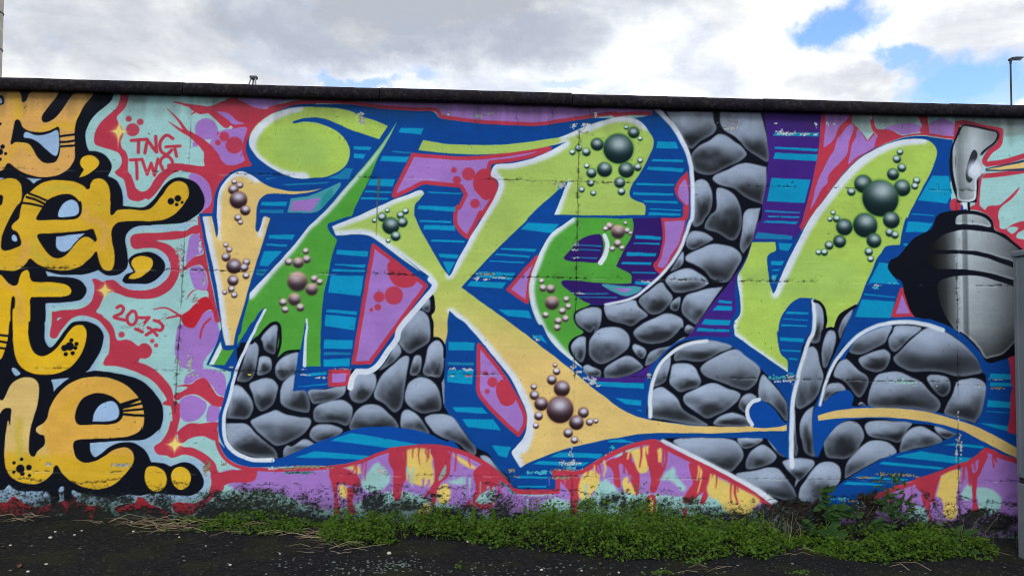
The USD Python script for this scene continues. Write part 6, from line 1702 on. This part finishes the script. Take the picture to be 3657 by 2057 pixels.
def build_weeds():
    rng = np.random.default_rng(77)
    S = lambda *p: [px4(*q) for q in p]
    weed("climbing_weed", "leafy climbing weed reaching up the grey painted stones", "weed", px4(330, 1330), [S((330, 1330), (300, 1100), (290, 900), (280, 760), (290, 650)), S((300, 1100), (400, 950), (480, 900), (600, 960)), S((290, 900), (340, 880), (370, 960))],
         scatter_leaves(rng, [(285, 660), (300, 690), (265, 730), (300, 760), (260, 790), (290, 820), (240, 860), (290, 900), (320, 950), (350, 900), (380, 960), (330, 1000)], 62, 44, 2) + scatter_leaves(rng, [(470, 960), (500, 900), (540, 940), (600, 960), (640, 1000), (450, 1010), (420, 930)], 72, 52, 2),
         M_BROAD, 0.0035, 6.08, notch=0.6)
    weed("lobed_weed", "dark weed with wide lobed leaves below the climbing one", "weed", px4(390, 1340), [S((390, 1340), (380, 1230), (360, 1130)), S((390, 1340), (310, 1250), (280, 1200)), S((390, 1340), (340, 1330))],
         [(*px4(350, 1220), 44, 40, 1.4, 0.5), (*px4(380, 1200), 40, 34, 0.3, 0.6), (*px4(330, 1200), 36, 30, 2.6, 0.6), (*px4(330, 1320), 34, 30, 1.8, 0.9), (*px4(360, 1340), 34, 28, 5.0, 0.8), (*px4(300, 1180), 30, 24, 2.9, 0.6)] + scatter_leaves(rng, [(60, 1080), (120, 1110), (30, 1040), (160, 1180)], 60, 42, 2), M_BROAD, 0.003, 5.98, lobes=3)
    weed("sow_thistle", "tall thin weed with budding top in front of the blue stripes", "weed", px4(1070, 1300), [S((1070, 1300), (1060, 1000), (1062, 800), (1066, 620), (1045, 490)), S((1066, 640), (1110, 570), (1140, 530)), S((1062, 700), (980, 640), (930, 560)), S((1062, 790), (1160, 700), (1210, 620)), S((1070, 1060), (1180, 1000), (1220, 880), (1215, 800)), S((1060, 900), (900, 760), (850, 720))],
         scatter_leaves(rng, [(1040, 510), (1060, 560), (1030, 580), (1130, 550), (1110, 580), (920, 570), (950, 620), (1200, 620), (1150, 700), (980, 660), (1080, 690)], 56, 20, 2) + scatter_leaves(rng, [(980, 860), (1030, 840), (1120, 880), (1180, 820), (1240, 850), (1090, 940), (960, 930), (1150, 960), (900, 820), (1010, 760), (1210, 930), (1060, 1010)], 80, 28, 3),
         M_BROAD, 0.0035, 6.06, lobes=3, buds=[(*px4(1040, 500), 5), (*px4(1060, 530), 4), (*px4(1140, 530), 4), (*px4(930, 555), 4), (*px4(1210, 615), 4)])
    weed("leafy_weed", "clump of long jagged pale leaves at the foot of the budding weed", "weed", px4(1030, 1380), [S((1030, 1380), (1010, 1250), (960, 1130), (930, 1050)), S((1030, 1380), (1090, 1260), (1150, 1190))],
         scatter_leaves(rng, [(950, 1080), (980, 1130), (930, 1150), (1000, 1190), (960, 1210), (1020, 1250), (1040, 1320), (1080, 1240), (1140, 1190), (1160, 1330), (880, 1150), (820, 1090)], 96, 36, 2, 0.7), M_BROAD, 0.004, 5.95, lobes=4)
    weed("dead_weed", "withered brown weed between the blue paint and the budding weed", "weed", px4(760, 1240), [S((760, 1240), (750, 1000), (730, 820), (740, 720)), S((750, 1000), (830, 860), (870, 780)), S((750, 1050), (680, 930), (650, 880))],
         scatter_leaves(rng, [(730, 730), (760, 770), (700, 790), (760, 820), (800, 800), (850, 790), (720, 860), (780, 880), (830, 860), (690, 930), (760, 940), (820, 930), (870, 870), (900, 900), (740, 1000)], 60, 34, 3), M_DEAD, 0.003, 6.09, lobes=2)
    weed("dark_weed", "dark withered tangle against the sooty foot of the wall", "weed", (2815, 1925), [[(2815, 1925), (2800, 1850), (2780, 1800)], [(2815, 1925), (2840, 1850), (2860, 1800)], [(2815, 1925), (2870, 1870), (2900, 1840)], [(2815, 1925), (2770, 1870), (2760, 1840)]],
         [(rng.uniform(2755, 2925), rng.uniform(1790, 1910), rng.uniform(12, 22), rng.uniform(5, 10), rng.uniform(0, 6.28), rng.uniform(0.2, 0.8)) for _ in range(110)], M_DEAD, 0.002, 6.10)
    weed("dock", "low dock with two broad arching leaves near the cabinet", "weed", px4(1780, 1240), [S((1780, 1240), (1790, 1190)), S((1780, 1240), (1880, 1180))],
         [(*px4(1880, 1190), 52, 24, 0.45, 0.2), (*px4(1790, 1200), 30, 16, 2.6, 0.4), (*px4(1800, 1190), 34, 14, 1.2, 0.3), (*px4(1850, 1180), 30, 14, 3.0, 0.4), (*px4(1760, 1180), 22, 12, 2.0, 0.3)], M_BROAD, 0.003, 6.02)
    weed("lobed_weed", "single low weed with a wide lobed leaf on the yellow-green mat", "weed", px4(1790, 1400), [S((1790, 1400), (1790, 1330))],
         [(*px4(1790, 1380), 40, 34, 1.5, 0.5), (*px4(1800, 1380), 34, 26, 0.2, 0.6), (*px4(1780, 1390), 30, 24, 2.8, 0.6), (*px4(1790, 1400), 26, 22, 4.7, 0.8)], M_BROAD, 0.003, 5.92, lobes=2)
    weed("small_weed", "small weed on the asphalt between the green mat and the cabinet", "weed", px4(1990, 1410), [S((1990, 1410), (1985, 1385))], [(*px4(1990, 1400), 22, 14, 0.3, 0.6), (*px4(1980, 1400), 22, 14, 2.7, 0.6), (*px4(1985, 1395), 18, 12, 1.5, 0.5)], M_BROAD, 0.002, 5.72)
    for k, (x, y, n, w, lb) in enumerate(((2355, 2050, 26, 60, "sprawling pale weed on the asphalt at the bottom edge"), (2850, 2048, 16, 50, "second sprawling weed on the asphalt below the lobed weeds"), (3520, 2000, 14, 40, "straggling yellow-green weed beside the cabinet"), (2480, 2012, 18, 40, "trailing pale weed in front of the right end of the large mat"), (1640, 2028, 8, 16, "tiny weed alone on the asphalt below the large mat"))):
        p = ground_at(np.array([[x, min(y, 2056)]], float))[0]
        lv = [(x + rng.normal(0, w * 0.5), y - abs(rng.normal(0, 9)), rng.uniform(7, 12), rng.uniform(5, 8), rng.uniform(0, 6.28), rng.uniform(0.4, 1.2)) for _ in range(n)]
        st = [[(x - w * 0.6, y), (x, y - 6), (x + w * 0.6, y - 2)], [(x, y), (x + w * 0.3, y - 8)]]
        weed("sprawling_weed", lb, "weed", (x, min(y, 2056)), st, lv, M_BRIGHT, 0.0015, float(p[1]))
    # sprigs that stick up out of the mats
    sprigs = [(1322, 1830, 1880, "left of the sand-coloured streak near the left end of the large mat"), (1565, 1818, 1900, "below the red loop left of the lilac rectangle"), (1640, 1826, 1890, "against the sooty patch left of the lilac rectangle"),
              (1690, 1812, 1880, "at the crack left of the lilac rectangle"), (1760, 1822, 1890, "in front of the lilac rectangle"), (1978, 1812, 1880, "just left of the red drip under the notch of the blue"), (2290, 1822, 1890, "left of the small red ring"),
              (2355, 1806, 1880, "right of the small red ring"), (2520, 1870, 1920, "below the sand-coloured triangle beside the white stripe"), (1180, 1850, 1905, "at the left end of the mat under the first drip"), (1240, 1838, 1900, "between the first and second red drips")]
    for i, (x, yt, yb, where) in enumerate(sprigs):
        lv = []
        for t in np.linspace(0.25, 1, 7):
            lv += [(x + 3 * math.sin(5 * t + i), yb + (yt - yb) * t, 13 - 4 * t, 9 - 2 * t, a, 0.5) for a in (0.4 + t, 2.7 - t)]
        weed("chickweed_sprig", "upright chickweed sprig " + where, "weed", (x, yb + 20), [[(x, yb + 20), (x + 2, (yt + yb) / 2), (x, yt)]], lv, M_MAT, 0.0014, 6.06).SetCustomDataByKey("group", "sprigs standing out of the large mat")
    gr = np.random.default_rng(9)
    o = thing("grass_tuft", "wispy tuft of thin grass blades rising between the large mat and the climbing weed", "grass", at_depth(np.array([[2780.0, 1945.0]]), 6.02)[0])
    c0 = at_depth(np.array([[2780.0, 1945.0]]), 6.02)[0]
    for _ in range(34):
        x = gr.normal(2780, 60)
        b = at_depth(np.array([[x, 1945], [x + gr.normal(0, 12), 1890], [x + gr.normal(0, 34), gr.uniform(1815, 1870)]]), 6.02 + gr.normal(0, 0.04))
        obj("blade", tube(np.minimum(b, [99, 6.17, 99]) - c0, 0.0024, 0.0006, 4), M_STEM if gr.random() < 0.7 else M_STRAW, o, smooth=True)
    for lb, xc, n in (("loose grass blades among the middle of the large mat", 2300, 26), ("loose grass blades among the left part of the large mat", 1480, 24), ("loose grass blades among the yellow-green mat by the cabinet", 3380, 24)):
        c0 = at_depth(np.array([[float(xc), 1950.0]]), 5.95)[0]
        o = thing("grass_tuft", lb, "grass", c0)
        for _ in range(n):
            x = gr.normal(xc, 130)
            b = at_depth(np.array([[x, 1955], [x + gr.normal(0, 12), 1900], [x + gr.normal(0, 36), gr.uniform(1835, 1890)]]), 5.95 + gr.normal(0, 0.06))
            obj("blade", tube(np.minimum(b, [99, 6.17, 99]) - c0, 0.0022, 0.0006, 4), M_STEM if gr.random() < 0.75 else M_STRAW, o, smooth=True)
    for i, (s, lb) in enumerate((([(2445, 1935), (2460, 1890), (2470, 1845), (2478, 1800)], "long thin grass stalk crossing the sand-coloured paint"), ([(2330, 1890), (2332, 1840), (2334, 1790)], "short grass stalk in front of the red drip ring"), ([(2420, 1868), (2440, 1878), (2460, 1886)], "bent pale grass blade on the right half of the large mat"))):
        b = at_depth(np.array(s, float), 6.0)
        o = thing("grass_stalk", lb, "grass", b[0])
        obj("blade", tube(b - b[0], 0.0020, 0.0007, 4), M_STRAW if i == 2 else M_STEM, o, smooth=True)


build_weeds()

# ------------------------------------------------------------------ cabinet, lamp, pole, far tower
def build_cabinet():
    m = mat("cabinet_paint", {"g": ("geometry", {}), "n": ("noise_texture", {"scale": 300.0, "detail": 3.0}), "n2": ("noise_texture", {"scale": 2.5, "detail": 6.0}), "r": ("rgb_ramp", {"ramp": [(0.3, (0.105, 0.125, 0.155)), (0.7, (0.135, 0.155, 0.185))]}),
                              "b": ("bump", {"strength": 0.15, "distance": 0.002}), "p": ("principled_bsdf", {"roughness": 0.5})}, [("g.position", "n.vector"), ("g.position", "n2.vector"), ("n2.fac", "r.fac"), ("r.color", "p.base_color"), ("n.fac", "b.height"), ("b.normal", "p.normal")])
    dk = mat("dark_gap", {"p": ("principled_bsdf", {"base_color": (0.01, 0.01, 0.012), "roughness": 0.8})})
    e = at_depth(np.array([[3627.0, 1500.0]]), 5.71)[0]
    x0, y1 = float(e[0]), 5.71
    zb = float(ground_z(x0))
    zt = float(at_depth(np.array([[3626.0, 912.0]]), y1)[0, 2])
    zg = float(at_depth(np.array([[3627.0, 1712.0]]), y1)[0, 2])
    c = thing("street_cabinet", "plain grey metal street cabinet at the right edge in front of the wall", "cabinet", (x0, y1, zb))
    W, D = 0.95, 0.45
    h, g = zt - zb, zg - zb
    obj("plinth", bevel_box(0.0, W, -D, 0, -0.15, g - 0.022, 0.008), m, c)
    obj("recess", box(0.012, W - 0.012, -D + 0.012, -0.012, g - 0.03, g + 0.03), dk, c, smooth=False)
    obj("body", bevel_box(0.0, W, -D, 0, g + 0.022, h - 0.02, 0.008), m, c)
    obj("lid", bevel_box(-0.012, W + 0.012, -D - 0.012, 0.012, h - 0.016, h + 0.030, 0.010), m, c)
    for a in (0.03, D - 0.055):
        obj("side_rib", bevel_box(-0.004, 0.002, -a - 0.020, -a, g + 0.05, h - 0.05, 0.002), m, c)
    for k in range(2):
        d = obj("door", bevel_box(0.02 + k * (W / 2 - 0.015), W / 2 - 0.005 + k * (W / 2 - 0.015), -D - 0.010, -D + 0.004, g + 0.05, h - 0.05, 0.004), m, c)
        obj("hinge", bevel_box(0.03 + k * (W - 0.075), 0.045 + k * (W - 0.075), -D - 0.018, -D - 0.006, g + 0.3, g + 0.42, 0.003), m, d)
    obj("handle", bevel_box(W / 2 - 0.06, W / 2 - 0.035, -D - 0.035, -D - 0.008, g + 0.55, g + 0.70, 0.005), dk, c)


def build_lamp():
    m = mat("dark_lamp_paint", {"p": ("principled_bsdf", {"base_color": (0.020, 0.022, 0.032), "roughness": 0.5})})
    dep = 24.0
    mpp = dep / FPX
    top = at_depth(np.array([[3609.0, 226.0]]), dep)[0]
    o = thing("street_lamp", "slim dark street lamp rising behind the wall at the right", "lamp", (top[0], dep, 0))
    h = top[2]
    obj("pole", tube([(0.0, 0, -0.3), (0, 0, 1.2), (0, 0, h)], 4.6 * mpp, 3.2 * mpp, 16), m, o)
    for k in range(3):
        s = trimesh.creation.cylinder(4.4 * mpp, 2.2 * mpp, sections=16)
        s.apply_translation((0, 0, h - 1.5 * mpp + k * 4.2 * mpp))
        obj("collar", s, m, o)
    pr = np.array([(-7.5, 2), (-5, 6.5), (2, 10), (20, 13), (42, 13.5), (50, 12.5), (44, 8), (24, 4), (8, 0), (4, -3), (-4, -2)]) * mpp
    head = trimesh.creation.extrude_polygon(Polygon(pr), 11 * mpp, engine="earcut")
    v = head.vertices[:, [0, 2, 1]] - [0, 5.5 * mpp, 0]
    head = trimesh.Trimesh(v + [0, 0, h + 10 * mpp], head.faces)
    head.fix_normals()
    hd = obj("lamp_head", head, m, o)
    obj("lens", bevel_box(14 * mpp, 40 * mpp, -4 * mpp, 4 * mpp, h + 10 * mpp + 1.0 * mpp, h + 10 * mpp + 4.5 * mpp, 1.0 * mpp), mat("lamp_lens", {"p": ("principled_bsdf", {"base_color": (0.25, 0.26, 0.28), "roughness": 0.25})}), hd)


def build_pole():
    m = mat("pale_concrete_pole", {"g": ("geometry", {}), "n": ("noise_texture", {"scale": 9.0, "detail": 6.0}), "r": ("rgb_ramp", {"ramp": [(0.3, (0.27, 0.25, 0.21)), (0.7, (0.42, 0.40, 0.35))]}), "p": ("principled_bsdf", {"roughness": 0.8})}, [("g.position", "n.vector"), ("n.fac", "r.fac"), ("r.color", "p.base_color")])
    dep = 9.0
    a, b = at_depth(np.array([[8.0, 0.0], [0.0, 280.0]]), dep)
    d = (a - b) / (a[2] - b[2])
    rad = 0.12
    p0 = b - d * (b[2] + 0.3)
    p1 = b + d * (9.0 - b[2])
    o = thing("utility_pole", "pale utility pole standing behind the wall at the left edge", "pole", (p0[0] - rad, dep, 0))
    off = np.array([p0[0] - rad, dep, 0])
    obj("shaft", tube(np.array([p0, (p0 + p1) / 2, p1]) - [rad, 0, 0] - off, rad, rad, 24), m, o)
    for y in (46.0, 176.0):
        q = at_depth(np.array([[6.0, y]]), dep)[0]
        c = b + d * (q[2] - b[2]) - [rad, 0, 0] - off
        s = trimesh.creation.cylinder(rad + 0.006, 0.016, sections=24)
        s.apply_translation(c)
        obj("band", s, mat("pole_band", {"p": ("principled_bsdf", {"base_color": (0.08, 0.08, 0.08), "metallic": 0.6, "roughness": 0.5})}), o)


def build_tower():
    m = mat("tower_steel", {"p": ("principled_bsdf", {"base_color": (0.05, 0.06, 0.075), "roughness": 0.6})})
    ml = mat("tower_pale_steel", {"p": ("principled_bsdf", {"base_color": (0.20, 0.22, 0.24), "roughness": 0.6})})
    dep = 38.0
    mpp = dep / FPX
    c = at_depth(np.array([[906.0, 282.0]]), dep)[0]
    o = thing("lookout_tower", "small four-legged tower top peeping over the wall behind the letter i", "tower", (c[0], dep, 0))
    zt, hw = c[2], 9.5 * mpp
    obj("platform", bevel_box(-13 * mpp, 13 * mpp, -9 * mpp, 9 * mpp, zt - 1 * mpp, zt + 9 * mpp, 1.5 * mpp), m, o)
    obj("platform_skirt", bevel_box(-10.5 * mpp, 10.5 * mpp, -7 * mpp, 7 * mpp, zt - 2.5 * mpp, zt + 0.5 * mpp, 0.8 * mpp), m, o)
    sl = 8.5 / 22.0
    for sx, sy, mm in ((-1, -1, ml), (1, -1, ml), (-1, 1, m), (1, 1, m)):
        k = 1.0 if sx < 0 else 0.55
        top = np.array([sx * (8.0 if sy < 0 else 3.2) * mpp, sy * 6 * mpp, zt])
        bot = np.array([top[0] + sx * sl * k * (0.55 if sy > 0 else 1.0) * zt * 0.5, sy * (6 * mpp + 0.18 * zt), -0.2])
        obj("leg", tube([top, (top + bot) / 2, bot], 2.6 * mpp, 3.0 * mpp, 8), mm, o)
    for z in (0.35, 0.6, 0.8):
        y = 6 * mpp + 0.18 * zt * (1 - z)
        xw = 8 * mpp + sl * 0.5 * zt * (1 - z) * 0.7
        obj("brace", tube([(-xw, -y, zt * z), (xw, -y, zt * z)], 0.9 * mpp, 0.9 * mpp, 6), m, o)


build_cabinet()
build_lamp()
build_pole()
build_tower()
